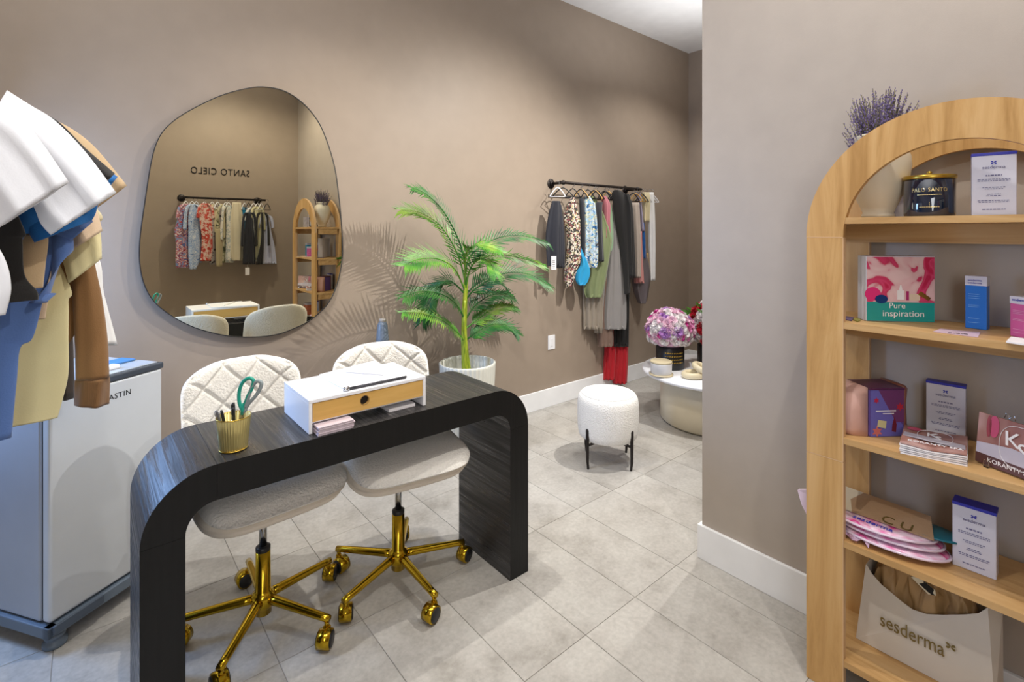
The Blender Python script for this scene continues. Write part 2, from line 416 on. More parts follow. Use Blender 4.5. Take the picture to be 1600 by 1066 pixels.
# ============================================================ chairs
def pillow(fn, hf, hb, nu, nv):
    P = [[fn(-1 + 2 * i / nu, -1 + 2 * j / nv) for i in range(nu + 1)] for j in range(nv + 1)]
    top = []; bot = []
    for j in range(nv + 1):
        for i in range(nu + 1):
            du = P[j][min(i + 1, nu)] - P[j][max(i - 1, 0)]; dv = P[min(j + 1, nv)][i] - P[max(j - 1, 0)][i]
            nn = du.cross(dv); nn = nn.normalized() if nn.length > 1e-9 else V(0, 0, 1)
            u, v = -1 + 2 * i / nu, -1 + 2 * j / nv
            top.append(P[j][i] + nn * hf(u, v)); bot.append(P[j][i] - nn * hb(u, v))
    w = nu + 1; N = len(top); fs = []
    for j in range(nv):
        for i in range(nu):
            a = j * w + i; fs.append((a, a + 1, a + w + 1, a + w)); fs.append((N + a, N + a + w, N + a + w + 1, N + a + 1))
    def edge(a, b): fs.append((a, b, N + b, N + a))
    for i in range(nu): edge(i + 1, i); edge(nv * w + i, nv * w + i + 1)
    for j in range(nv): edge(j * w, (j + 1) * w); edge((j + 1) * w + nu, j * w + nu)
    return top + bot, fs
def rnd(u, v, p=4): return max(0, (1 - abs(u) ** p)) ** .5 * max(0, (1 - abs(v) ** p)) ** .5
def seat_fn(W_, y0, y1, z0, lift):
    def f(u, v):
        wv = W_ * (1 - .05 * max(0, -v) ** 6 - .16 * max(0, v) ** 4); cu = 1 - .13 * (abs(u) ** 7); wv *= 1 - .09 * abs(v) ** 8
        y = (y0 + y1) / 2 + (y1 - y0) / 2 * v * cu
        z = z0 + lift * abs(u) ** 3.0 * (.6 + .4 * v) - .02 * max(0, -v) ** 5 + .02 * max(0, v) ** 2
        return V(u * wv, y, z)
    return f
def back_fn(u, v):
    z = .60 + (.965 - .60) * (v + 1) / 2
    t = max(0, (z - .80) / .165); wv = .232 * (1 - .0 * t) * (max(.0, 1 - t ** 3.2 * .62)) ** .8
    wv = .205 + .022 * min(1, (z - .60) / .15) if z < .80 else .227 * (1 - .20 * t ** 4)
    cu = abs(u) ** 3
    y = .235 + .075 * (v + 1) / 2 - .055 * cu
    z2 = z - .040 * abs(u) ** 3.2 * max(0, v) ** 2
    return V(u * wv, y, z2)
def quilt(u, v):
    x = u * .23; z = (v + 1) / 2 * .365; g = 0
    for s in (1, -1):
        a = (x * s * .95 + z + .03) / .150; d = abs(a - round(a)) * .150
        g = max(g, math.exp(-(d / .0065) ** 2))
    return g
def make_chair(label):
    t = thing('office_chair', label, 'chair', local=True, group='boucle swivel chairs behind the black desk')
    b = MB(); b.add(*pillow(seat_fn(.252, -.262, .25, .550, .055), lambda u, v: .022 * rnd(u, v, 8), lambda u, v: .066 * rnd(u, v, 6), 30, 26), True); b.build('seat_shell', VELV, t)
    b = MB(); b.add(*pillow(seat_fn(.244, -.284, .22, .576, .030), lambda u, v: .046 * rnd(u, v, 4), lambda u, v: .050 * rnd(u, v, 4), 30, 26), True); b.build('seat', BOUC, t)
    b = MB(); b.add(*pillow(back_fn, lambda u, v: .034 * rnd(u, v, 7) - .014 * quilt(u, v) * rnd(u, v, 10), lambda u, v: .016 * rnd(u, v, 7), 80, 68), True); b.build('backrest', BOUC, t)
    MB().bbox((-.09, -.09, .482), (.09, .09, .512), .006).tube([(0.05, 0, .495), (.17, -.03, .49), (.23, -.035, .487)], .006).build('seat_mechanism', BLK, t)
    MB().lathe([(.014, .29), (.014, .50)], n=20).build('gas_lift', CHROME, t)
    MB().lathe([(.0245, .288), (.026, .291), (.026, .304), (.018, .308)], n=24).build('collar', BLK, t)
    MB().lathe([(.024, .05), (.030, .055), (.030, .075), (.038, .082), (.042, .095), (.042, .125), (.034, .135), (.027, .142), (.0255, .288)], n=32).build('column', GOLD, t)
    for k in range(5):
        a = 2 * PI * k / 5; d = V(math.cos(a), math.sin(a), 0); s = V(-math.sin(a), math.cos(a), 0)
        R_ = []
        for q in range(9):
            f = q / 8; r = .03 + .265 * f; w_, h_ = .019 - .006 * f, .017 - .004 * f; z = .112 - .018 * f
            R_.append([d * r + s * w_ * math.cos(x) + V(0, 0, z + h_ * math.sin(x)) for x in [2 * PI * m_ / 10 for m_ in range(10)]])
        lg = MB().rings(R_).build('leg', GOLD, t)
        cs = .6 + k * 1.1; cd = V(math.cos(a + cs), math.sin(a + cs), 0); sd = V(-cd.y, cd.x, 0); c0 = d * .285
        b = MB(); b.tube([c0 + V(0, 0, .062), c0 + V(0, 0, .092)], .009)
        cc = c0 + cd * .018 + V(0, 0, .0335)
        R2 = []
        for off_, rr in ((-.024, .024), (-.022, .033), (.022, .033), (.024, .024)):
            R2.append([cc + sd * off_ + cd * rr * math.cos(x) + V(0, 0, rr * math.sin(x)) for x in [2 * PI * m_ / 20 for m_ in range(20)]])
        b.rings(R2); b.bbox((-.012, -.010, .045), (.012, .010, .068), .003, M=Matrix.Translation(V(c0.x, c0.y, 0)))
        cst = b.build('caster', GOLD, t)
        for sg_ in (-1, 1):
            b = MB(); R3 = []
            for off_, rr in ((.0235, .0275), (.0265, .025)):
                R3.append([cc + sd * off_ * sg_ + cd * rr * math.cos(x) + V(0, 0, rr * math.sin(x)) for x in [2 * PI * m_ / 20 for m_ in range(20)]])
            b.rings(R3); b.build('wheel_disc', BLK, cst)
    return t
ch1 = make_chair('white boucle swivel chair with gold base behind the desk, nearest the fridge')
ch1.location = (.508, 2.075, 0); ch1.rotation_euler = (0, 0, 0)
ch2 = copy_tree(ch1); ch2['label'] = 'white boucle swivel chair with gold base behind the desk, nearer the palm'
ch2.location = (1.02, 1.975, 0)
def turn_base(ch, base_ang, body_ang):
    for o in ch.children:
        n_ = o.name.split('.')[0]
        o.rotation_euler = (0, 0, math.radians(base_ang if n_ in ('leg', 'caster', 'column') else body_ang))
turn_base(ch1, 15, 3); turn_base(ch2, -17, -9)

# ============================================================ fridge
fa = math.radians(34); FM = Matrix.Translation(V(-.105, 2.426, 0)) @ Matrix.Rotation(fa, 4, 'Z')
fr = thing('mini_fridge', 'silver mini fridge on a grey rolling stand under the hanging clothes', 'fridge', FM @ V(.2, .2, 0))
FWD, FDP = .425, .43
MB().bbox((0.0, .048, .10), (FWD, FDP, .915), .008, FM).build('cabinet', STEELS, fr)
dr = MB().bbox((0, 0, .103), (FWD, .040, .902), .010, FM, 4).build('door', STEEL, fr)
text_on('ASTIN', FM @ V(.245, -.0005, .842), FM.to_3x3() @ V(1, 0, 0), (0, 0, 1), .030, 'brand_lettering', BLK, dr, spacing=1.1)
MB().box((.006, .040, .11), (FWD - .006, .049, .90), FM).build('door_gasket', BLK, fr)
MB().bbox((-.004, -.004, .903), (FWD + .004, FDP + .004, .930), .006, FM).build('top_trim', M('fridge trim', '#3c434d', .25), fr)
MB().bbox((.012, .012, .929), (FWD - .012, FDP - .012, .934), .002, FM).build('top_panel', M('fridge top', '#aab1b8', .12), fr)
st = thing('fridge_stand', 'grey plastic rolling stand with round feet beneath the silver fridge', 'stand', FM @ V(.2, .2, 0))
SG = M('stand grey', '#697684', .45)
b = MB()
for lo, hi in (((-.012, -.012, .055), (FWD + .012, .02, .095)), ((-.012, FDP - .03, .055), (FWD + .012, FDP + .005, .095)), ((-.012, -.012, .055), (.02, FDP, .095)), ((FWD - .02, -.012, .055), (FWD + .012, FDP, .095))):
    b.bbox(lo, hi, .004, FM)
b.build('frame', SG, st)
MB().bbox((.0, -.022, .066), (.17, -.011, .098), .003, FM).build('sleeve_bracket', M('stand dark', '#4f5a68', .5), st)
MB().bbox((.31, -.022, .066), (FWD, -.011, .098), .003, FM).build('sleeve_bracket', MC['stand dark'], st)
for x, y in ((.035, .03), (FWD - .035, .03), (.035, FDP - .04), (FWD - .035, FDP - .04)):
    MB().lathe([(.034, 0), (.036, .004), (.036, .016), (.026, .020), (.026, .030), (.031, .033), (.031, .045), (.020, .048), (.020, .056)], FM @ V(x, y, 0), 24).build('foot', SG, st)
MB().bbox((.20, .06, .934), (.29, .10, .950), .004, FM).build('remote_control', WHT)
tag(bpy.data.objects['remote_control'], 'small white remote control lying on top of the fridge', 'remote')
MB().bbox((.27, .12, .934), (.40, .20, .942), .003, FM).build('cloth_pad', M('blue pad', '#3f78b5', .6))
tag(bpy.data.objects['cloth_pad'], 'flat blue folded cloth lying on the fridge top near the wall', 'cloth')

# ============================================================ plant
pc = V(1.957, 2.80, 0)
pot = thing('potted_palm', 'tall green areca palm in a white ribbed floor pot against the back wall', 'plant', pc)
MB().lathe([(.135, 0), (.15, .01), (.172, .3), (.187, .60), (.188, .615), (.183, .62), (.176, .615), (.170, .50), (.165, .45)], pc, 160, cap1=True, rib=.018, nr=40).build('pot', CREAMP := M('pot glaze', '#dcdcd2', .3), pot)
MB().lathe([(.0, .455), (.164, .458)], pc, 24, cap0=False, cap1=False).build('soil', M('soil', '#8f8a7c', .9, bump=.5, bscale=40), pot)
STEM = pattern('stem', ['#6f8a1c', '#95a826', '#b4bb3c'], 12, .5, scl=(8, 8, 1), hard=False)
LEAF = pattern('leaf', ['#123a1a', '#1f6126', '#427a2a'], 6, .45, hard=False)
LEAF2 = pattern('leaf light', ['#24601f', '#4f8c2a', '#7f9c38'], 6, .45, hard=False)
b = MB()
b.tube(spline([V(pc.x - .012, 2.80, .455), PY(725, 520, 2.80), PY(728, 440, 2.80)], 6), [.024 - .0008 * i for i in range(13)], 10)
b.tube(spline([V(pc.x + .02, 2.79, .455), PY(727, 530, 2.79), PY(726, 470, 2.79)], 6), [.018 - .0008 * i for i in range(13)], 8)
b.build('stem', STEM, pot)
fr_spec = [  # px points from the crown out to the tip, y of base and tip, leaflet length, material
    ([(728, 440), (722, 390), (696, 335), (668, 305), (645, 294)], 2.80, 2.74, .17, 0),
    ([(728, 445), (716, 400), (690, 355), (658, 333), (628, 328)], 2.80, 2.88, .19, 1),
    ([(727, 440), (735, 400), (775, 373), (815, 368), (856, 379)], 2.80, 2.62, .15, 0),
    ([(727, 445), (742, 410), (780, 398), (820, 405), (850, 414)], 2.80, 2.70, .15, 1),
    ([(727, 470), (745, 450), (785, 428), (825, 428), (858, 446)], 2.80, 2.50, .17, 0),
    ([(727, 455), (710, 420), (685, 405), (655, 405), (633, 414)], 2.80, 2.62, .20, 1),
    ([(727, 450), (728, 400), (740, 384), (760, 385), (782, 392)], 2.80, 2.50, .15, 1),
    ([(726, 500), (716, 480), (695, 462), (660, 455), (632, 464)], 2.80, 2.66, .17, 0),
    ([(726, 535), (715, 520), (690, 500), (660, 490), (630, 488)], 2.80, 2.60, .15, 1),
    ([(727, 500), (742, 478), (765, 462), (785, 460), (800, 462)], 2.80, 2.75, .14, 0),
    ([(726, 515), (745, 500), (768, 484), (790, 478), (806, 480)], 2.80, 2.72, .12, 1),
    ([(726, 535), (740, 522), (765, 508), (790, 508), (808, 520)], 2.80, 2.60, .14, 0),
    ([(727, 460), (750, 440), (770, 436), (790, 450), (800, 475)], 2.80, 2.95, .17, 0),
    ([(727, 460), (705, 440), (690, 445), (672, 470), (660, 500)], 2.80, 2.95, .17, 0),
    ([(727, 455), (735, 420), (750, 405), (765, 410), (775, 430)], 2.80, 2.45, .14, 1),
]
for pts, ya, yb, L, mi in fr_spec:
    k = len(pts) - 1
    sp_ = spline([PY(x, y, ya + (yb - ya) * (i / k) ** 1.2) for i, (x, y) in enumerate(pts)], 10)
    b = MB(); b.cur = 0; b.tube(sp_, [.0065 - .0045 * i / len(sp_) for i in range(len(sp_))], 5); N = len(sp_)
    for i in range(7, N):
        f = i / (N - 1); t_ = (sp_[min(i + 1, N - 1)] - sp_[i - 1]).normalized()
        side = t_.cross(V(0, -.55, .83)).normalized(); upn = side.cross(t_).normalized()
        LL = L * (math.sin(PI * min(1, .12 + f * .82)) ** .6) * random.uniform(.85, 1.1)
        for s_ in (-1, 1):
            dr_ = (t_ * (.62 + .5 * f) + side * s_ * .75 + upn * .12).normalized()
            p0 = sp_[i]; wdt = .0056
            wv = dr_.cross(upn).normalized()
            pm = p0 + dr_ * LL * .45 + V(0, 0, -.01); pe = p0 + dr_ * LL + V(0, 0, -.028 * random.uniform(.2, 1.6))
            b.add([p0 - wv * .002, p0 + wv * .002, pm + wv * wdt, pe, pm - wv * wdt, pm + upn * .003], [(0, 1, 5), (1, 2, 5), (2, 3, 5), (3, 4, 5), (4, 0, 5)])
    b.build('frond', LEAF if mi == 0 else LEAF2, pot, fix=False)

# slim grey bottle standing beside the palm
g0 = PY(597.5, 500, 2.93)
gb = thing('floor_bottle', 'tall slim tapered grey bottle standing against the wall between right chair and palm', 'bottle', (g0.x, 2.93, 0))
MB().lathe([(.05, 0), (.054, .01), (.05, .45), (.043, g0.z - .18), (.031, g0.z - .03), (.022, g0.z - .012)], (g0.x, 2.93, 0), 28).build('body', M('grey bottle', '#6c7886', .4, var=.12, vscale=30), gb)
MB().lathe([(.021, g0.z - .014), (.021, g0.z + .004), (.017, g0.z + .008)], (g0.x, 2.93, 0), 24).build('cap', M('bottle cap', '#a8a29a', .5), gb)

# ============================================================ stool
sc = V(2.60, 2.125, 0)
so = thing('boucle_stool', 'round white boucle pouf on four dark metal legs in the middle of the floor', 'stool', sc)
pr = [(.0, .158), (.12, .158), (.168, .163), (.186, .178), (.194, .215), (.197, .30), (.197, .38), (.192, .415), (.180, .438), (.160, .447), (.10, .452), (.0, .453)]
MB().lathe([(r, z) for r, z in pr], sc, 64, cap0=False, cap1=False).build('seat', BOUCL, so)
MB().tube([sc + V(.168 * math.cos(2 * PI * i / 48), .168 * math.sin(2 * PI * i / 48), .444) for i in range(48)], .0035, 6, closed=True).build('piping', BOUCL, so)
l1, l2 = PZ(919, 733, 0), PZ(986, 736, 0); mid = (l1 + l2) / 2; dirv = (sc - mid); dirv.z = 0
cen = V(sc.x, sc.y, 0)
legs = [l1, l2, cen * 2 - l1, cen * 2 - l2]
for p in legs:
    dd = (p - cen); 
    q_ = cen + dd.normalized() * (dd.length + .006)
    MB().tube([V(p.x, p.y, 0), V(q_.x, q_.y, .05), V(q_.x, q_.y, .245), V(q_.x, q_.y, .252)], [.0075, .009, .0115, .007], 12).build('leg', DKM, so)
for a_, c_ in ((0, 2), (1, 3)):
    MB().tube([V(legs[a_].x, legs[a_].y, .148), V(legs[c_].x, legs[c_].y, .148)], .008, 8).build('crossbar', DKM, so)

# ============================================================ coffee table
tc = V(3.776, 2.05, 0)
ct = thing('coffee_table', 'round white coffee table on a cream drum base behind the column', 'table', tc)
MB().lathe([(.0, .362), (.46, .364), (.515, .372), (.53, .386), (.525, .398), (.50, .404), (0, .404)], tc, 72, cap0=False, cap1=False).build('top', WHT, ct)
MB().lathe([(.0, .006), (.37, .006), (.385, .02), (.385, .36), (.0, .363)], tc, 64, cap0=False, cap1=False).build('drum_base', M('cream drum', '#d9cfb8', .45), ct)
MB().lathe([(.35, 0), (.35, .008)], tc, 48).build('plinth', BLK, ct)
TZ = .404
def at(px, py, z=TZ): return PZ(px, py, z)
# cream candle jar
cj = at(1033, 586); sc_ = .029 * 4.0 * 0
jar = thing('candle_jar', 'low white ceramic candle jar with beige rim beside the pink bouquet', 'candle', cj)
MB().lathe([(.075, 0), (.088, .004), (.090, .012), (.070, .015)], cj, 36).build('saucer', M('beige ceramic', '#cbbd9d', .5), jar)
MB().lathe([(.070, .012), (.078, .018), (.080, .09), (.080, .095), (.0, .095)], cj, 36, cap1=False).build('jar_body', M('jar white', '#dfdfe2', .4), jar)
MB().lathe([(.078, .095), (.081, .097), (.081, .108), (.076, .110), (.0, .110)], cj, 36, cap1=False).build('lid', M('jar lid', '#c4b797', .5), jar)
# cream knot / chain link
kc = at(1084, 590)
kn = thing('chain_link_ornament', 'cream chunky chain link ornament lying on the coffee table edge', 'ornament', kc)
def torus(c, R_, r_, tilt, sq=1.35, rz=0):
    Mx = Matrix.Translation(c) @ Matrix.Rotation(rz, 4, 'Z') @ Matrix.Rotation(tilt, 4, 'X')
    return MB().tube([Mx @ V(R_ * sq * math.cos(2 * PI * i / 32), R_ * math.sin(2 * PI * i / 32), 0) for i in range(32)], r_, 12, closed=True)
KM = M('cream resin', '#dccfae', .4)
torus(kc + V(0, 0, .024), .055, .0235, 0, rz=-.3).build('link', KM, kn)
torus(kc + V(.055, -.03, .070), .050, .0225, .35, rz=.5).build('link', KM, kn)

# bouquets
def bloom_mesh(name, mat, layers, r):
    b = MB()
    for L in range(layers):
        n = 5 if L else 3; rr = r * (.35 + .65 * L / max(1, layers - 1)); h = r * (.75 - .55 * L / max(1, layers - 1))
        for k in range(n):
            a = 2 * PI * (k + L * .5) / n; c_, s_ = math.cos(a), math.sin(a); t_ = V(-s_, c_, 0)
            d = V(c_, s_, 0); w_ = rr * .75
            p = [d * rr * .15 + V(0, 0, -.2 * r), d * rr * .6 - t_ * w_ + V(0, 0, h * .4), d * rr * .8 + V(0, 0, h * .2), d * rr * .6 + t_ * w_ + V(0, 0, h * .4), d * rr * 1.0 - t_ * w_ * .6 + V(0, 0, h), d * rr * 1.15 + V(0, 0, h * .95), d * rr * 1.0 + t_ * w_ * .6 + V(0, 0, h)]
            b.add(p, [(0, 1, 2), (0, 2, 3), (1, 4, 5, 2), (2, 5, 6, 3)], True)
    o = b.build(name, mat, org=(0, 0, 0), fix=False); me = o.data; bpy.data.objects.remove(o); return me
def place_mesh(name, me, parent, p, nrm, s=1):
    o = bpy.data.objects.new(name, me); C.objects.link(o); o.parent = parent
    o.location = p - ORG[parent.name]; o.rotation_mode = 'QUATERNION'
    o.rotation_quaternion = Vector(nrm).to_track_quat('Z', 'Y') @ Matrix.Rotation(random.uniform(0, 6.28), 3, 'Z').to_quaternion(); o.scale = (s, s, s)
    return o
PETP = [M('petal ' + n_, c_, .7, var=.12, vscale=40) for n_, c_ in (('white', '#ece6e6'), ('pale pink', '#e6bfd2'), ('pink', '#d988b4'), ('magenta', '#c2368c'), ('lilac', '#b885c9'))]
RED = M('petal red', '#b3142a', .6, var=.15, vscale=40)
fc = at(1046, 578); fc = PD(1047, 578, 4.06); fc.z = TZ
bq = thing('flower_bouquet', 'dome of pink, lilac and white flowers in a black gold-lettered box', 'flowers', fc)
MB().lathe([(.108, 0), (.11, .004), (.11, .175), (.104, .178), (.0, .170)], fc, 40, cap1=False).build('flower_box', BLK, bq)
b = MB()
for r_ in range(4):
    for k in range(9):
        a = math.radians(195 + k * 9) ; z0 = TZ + .06 + r_ * .025
        d = V(math.cos(a), math.sin(a), 0); t_ = V(-d.y, d.x, 0); c_ = V(fc.x, fc.y, z0) + d * .1105
        b.add([c_ - t_ * .006 - V(0, 0, .005), c_ + t_ * .006 - V(0, 0, .003), c_ + t_ * .006 + V(0, 0, .005), c_ - t_ * .006 + V(0, 0, .003)], [(0, 1, 2, 3)])
b.build('gold_print', GOLDS, bq)
bc = V(fc.x, fc.y, TZ + .30)
MB().sphere(bc, .15, 20, 12, (1.1, 1.1, .98)).build('flower_foam', M('foam fill', '#cfa9bd', .9, bump=.6, bscale=60, var=.25, vscale=45), bq)
ms = [bloom_mesh('bloom', m_, 4, .034) for m_ in PETP]
ga = PI * (3 - 5 ** .5); NB = 130
for i in range(NB):
    z = 1 - 1.55 * (i + .5) / NB; rr = math.sqrt(max(0, 1 - z * z)); a = ga * i
    nrm = V(rr * math.cos(a), rr * math.sin(a), z)
    p = bc + V(nrm.x * .172, nrm.y * .172, nrm.z * .16)
    place_mesh('bloom', random.choices(ms, (6, 6, 3, 1.3, 2))[0], bq, p, nrm, random.uniform(.75, 1.25))
rc = PD(1112, 566, 4.15); rc.z = TZ
rb = thing('rose_bouquet', 'red and white rose bouquet in a black box partly hidden by the column', 'flowers', rc)
MB().lathe([(.11, 0), (.112, .004), (.112, .16), (.106, .163), (.0, .155)], rc, 40, cap1=False).build('flower_box', BLK, rb)
ms2 = [bloom_mesh('rose', RED, 5, .045), bloom_mesh('rose', PETP[0], 5, .042)]
rcc = V(rc.x, rc.y, TZ + .32)
MB().sphere(rcc, .12, 14, 10, (1.1, 1.1, 1.2)).build('foliage_fill', M('dark leaves', '#3c5a2a', .8, var=.3, vscale=30), rb)
for i in range(60):
    z = 1 - 1.6 * (i + .5) / 60; rr = math.sqrt(max(0, 1 - z * z)); a = ga * i
    nrm = V(rr * math.cos(a), rr * math.sin(a), z)
    place_mesh('rose', ms2[0] if (int(a * .7) + int(z * 4)) % 2 else ms2[1], rb, rcc + V(nrm.x * .16, nrm.y * .16, nrm.z * .19), nrm, random.uniform(.85, 1.2))
lm = MB().add([V(0, 0, 0), V(.012, 0, .03), V(0, .004, .07), V(-.012, 0, .03)], [(0, 1, 2), (0, 2, 3)]).build('leaf', LEAF2, org=(0, 0, 0), fix=False); lme = lm.data; bpy.data.objects.remove(lm)
for i in range(26):
    a = random.uniform(1.6, 5.2); nrm = V(math.cos(a), math.sin(a), random.uniform(.2, 1.3)).normalized()
    place_mesh('leaf', lme, rb, rcc + V(nrm.x * .17, nrm.y * .17, nrm.z * .18), nrm, random.uniform(.8, 1.5))

# ============================================================ clothes
def seg(rows, th, vdir, mat, name, parent, wave=.017, wk=13, n=48, sub=6, open_=True, taper=True):
    """rows: (left point, right point) pairs down a cloth tube; flattened ring at each row."""
    L = spline([r[0] for r in rows], sub); Rr = spline([r[1] for r in rows], sub); vd = Vector(vdir).normalized(); R = []
    N = len(L); ph = random.uniform(0, 6); wd = (rows[-1][1] - rows[-1][0]).length
    wk_ = max(2, wk * min(1, wd / .18)); wv = wave * min(1, .35 + wd / .25)
    for i in range(N):
        c = (L[i] + Rr[i]) / 2; u = (Rr[i] - L[i]) / 2; f = i / (N - 1); ring = []
        tt = th * (.45 + .55 * min(1, f * 3)) if taper else th
        for k in range(n):
            a = 2 * PI * k / n; cu, su = math.cos(a), math.sin(a)
            cu = math.copysign(abs(cu) ** .8, cu)
            off_ = wv * (.3 + .7 * f) * (math.sin(cu * wk_ + ph + 1.2 * f) + .5 * math.sin(cu * wk_ * 2.1 + ph * 2 + f * 3))
            ring.append(c + u * cu + vd * (tt * su * (.55 + .45 * math.sin(a) ** 2) + off_))
        R.append(ring)
    b = MB()
    if open_:
        c = sum(R[-1], V(0, 0, 0)) / n; d = (R[-1][0] - R[-2][0]).normalized()
        R.append([p + (c - p) * .12 - d * .002 for p in R[-1]]); R.append([p + (c - p) * .25 - d * .03 for p in R[-2]])
    b.rings(R, True, True); return b.build(name, mat, parent)
def hanger(hook, t, w_, mat, what, zt=None, group='hangers on the clothes rails'):
    """hook: point on the rail, t: horizontal direction of the shoulders"""
    t = Vector(t).normalized()
    col = {'BLK': 'black', 'WHT': 'white', 'WOODH': 'tan'}[mat]
    o = thing('clothes_hanger', col + ' hanger holding the ' + ' '.join(what.split()[:11]), 'hanger', hook)
    c = hook + V(0, 0, -.045); m_ = {'BLK': BLK, 'WHT': WHT, 'WOODH': BAMB}[mat]
    pts = [c] + [hook + V(0, 0, -.02) + t * (.016 * math.cos(a)) + V(0, 0, .018 * math.sin(a) + .012) for a in [-PI / 2 + PI * 1.25 * i / 8 for i in range(9)]]
    MB().tube(pts, .0022, 6).build('hook', CHROME, o)
    MB().tube(spline([c - t * w_ + V(0, 0, -.075), c - t * w_ * .55 + V(0, 0, -.030), c + V(0, 0, .0), c + t * w_ * .55 + V(0, 0, -.030), c + t * w_ + V(0, 0, -.075)], 5), .005, 7).tube([c - t * w_ + V(0, 0, -.075), c + t * w_ + V(0, 0, -.075)], .0035, 6).build('arms', m_, o)
    return o
def rail(label, p0, p1, walldir, off_):
    o = thing('clothes_rail', label, 'clothes rail', (p0 + p1) / 2)
    wd = Vector(walldir); ax = (p1 - p0).normalized()
    MB().tube([p0, p1], .0125, 12).build('bar', DKM, o)
    for p, e_ in ((p0, ax * .04), (p1, -ax * .06)):
        q = p + e_ * (1 if p is p0 else 1)
        Mx = Matrix.Translation(q + wd * (off_ - .004)) @ wd.to_track_quat('Z', 'Y').to_matrix().to_4x4()
        fl = MB().lathe([(.0, -.002), (.040, -.002), (.042, .0), (.042, .003), (.0, .003)], (0, 0, 0), 28, Mx).lathe([(.020, -.018), (.022, -.016), (.022, -.002)], (0, 0, 0), 20, Mx)
        for k in range(4):
            a = PI / 4 + k * PI / 2; fl.tube([Mx @ V(.031 * math.cos(a), .031 * math.sin(a), -.007), Mx @ V(.031 * math.cos(a), .031 * math.sin(a), 0)], .005, 6)
        fl.build('flange', DKM, o)
        MB().tube([q, q + wd * (off_ - .01)], .0125, 12).sphere(q, .020, 12, 8).build('bracket_arm', DKM, o)
    return o

FM_ = {}
def fab(name, col, **k): return M('cloth ' + name, col, .85, bump=k.pop('bump', .12), bscale=k.pop('bscale', 260), sheen=.2, **k)
NAVY = fab('navy', '#23242d'); CHAR = fab('charcoal', '#35353a'); BLKC = fab('black', '#1b1918'); OLIVE = fab('olive', '#7f8a62')
TEALC = fab('turquoise', '#1e93c4'); PINK = fab('pink', '#b06a74'); MINT = fab('mint', '#8fae8a'); STONE = fab('stone', '#94897b')
GREYD = fab('grey', '#918d8b'); TAUPE = fab('taupe', '#7d6558'); REDC = fab('red', '#b5101f'); BEIGE = fab('beige', '#b8ab9f')
ROSE = fab('rose', '#c98b86'); SATIN = M('cloth satin', '#655d60', .3, spec=.6); BLUEC = fab('royal blue', '#1f5fa8'); MUST = fab('mustard', '#b08a4a')
CREAMC = fab('cream', '#dccfa9'); WHTC = fab('white', '#ececec', bump=.05); LILAC = fab('lilac', '#a39db5'); SAGE = fab('sage grey', '#a7aaa2')
LACE = pattern('lace', ['#2a2424', '#cfc4b4', '#8a4a4e', '#d9d2c4', '#3b3a36', '#b5aa7a'], 90, kind='voronoi')
TIEDYE = pattern('tie dye', ['#2c7fb4', '#d9dbe0', '#7fb0cf', '#d9d3b0', '#1d5f96', '#e6e6ea'], 15, dist=2)

RY = 2.96; RZ = 1.905
r0 = V(3.005, RY, RZ); r1 = V(4.13, RY, RZ)
rail('dark iron pipe clothes rail on the back wall right of the palm', r0, r1, (0, 1, 0), YB - RY)
Tc = V(c40, -s40, 0); Nc = V(s40, c40, 0)
GR = 'garments on the back wall rail'
def zp(x, y, d): return PD(830 + x * .338, 260 + y * .338, d)
def rack1(name, label, cat, hookx, parts, mat, hang='BLK', dd=0, th=.028):
    q = (hookx * .338 + 30) / F; d = RY / (c40 - s40 * q); hk = PD(830 + hookx * .338, 285, d); hk.z = RZ; d += dd
    top = zp(hookx, parts[0][0][0], d)
    o = thing(name, label, cat, top, group=GR)
    parts = [[(y - 12 if y < 200 else y, a, c) for y, a, c in rows] for rows in parts]
    for pi_, rows in enumerate(parts):
        pn = {'trousers': 'trouser_leg', 'shorts': 'trouser_leg'}.get(name, 'body') if len(parts) > 1 else 'body'
        if name in ('shirt', 'blazer', 'dress', 'blouse') and pi_ > 0: pn = 'sleeve'
        seg([(zp(a, y, d + .012 * pi_ * (-1 if pn == 'sleeve' else 1)), zp(c, y, d + .012 * pi_ * (-1 if pn == 'sleeve' else 1))) for y, a, c in rows], th, Nc, mat, pn, o)
    if hang: hanger(hk, Tc, .065, hang, label)
    return o
navy_t = rack1('trousers', 'folded dark navy trousers with a white tag, first on the back wall rail', 'trousers', 122, [[(172, 96, 134), (230, 78, 146), (330, 66, 152), (440, 72, 152), (462, 76, 120)], [(190, 112, 140), (330, 112, 154), (470, 112, 154)]], NAVY, 'WHT', -.03)
a_ = zp(93, 478, 4.07); b__ = zp(116, 415, 4.07)
MB().prism([V(a_.x, a_.y, a_.z), V(b__.x, b__.y, a_.z), V(b__.x, b__.y, b__.z), V(a_.x, a_.y, b__.z)], Nc * .002).build('swing_tag', WHTP, navy_t)
t0 = bpy.data.objects['swing_tag']; m_ = MB()
for k in range(5):
    z_ = a_.z + .012 + k * .014; p_ = V(a_.x, a_.y, z_) + Tc * .008 - Nc * .001; m_.add([p_, p_ + Tc * .022, p_ + Tc * .022 + V(0, 0, .006), p_ + V(0, 0, .006)], [(0, 1, 2, 3)])
m_.build('tag_print', GREYD, t0)
h_ = hanger(V(3.04, RY, RZ), Tc, .09, 'BLK', 'nothing, empty at the left end of the back rail'); h_['label'] = 'empty black hanger at the left end of the back wall rail'
rack1('dress', 'multicoloured lace patterned beach dress on the back wall rail', 'dress', 192, [[(150, 184, 202), (200, 160, 214), (245, 150, 226), (262, 152, 226), (340, 166, 228), (430, 160, 230), (470, 154, 214), (520, 150, 200), (556, 160, 186)]], LACE)
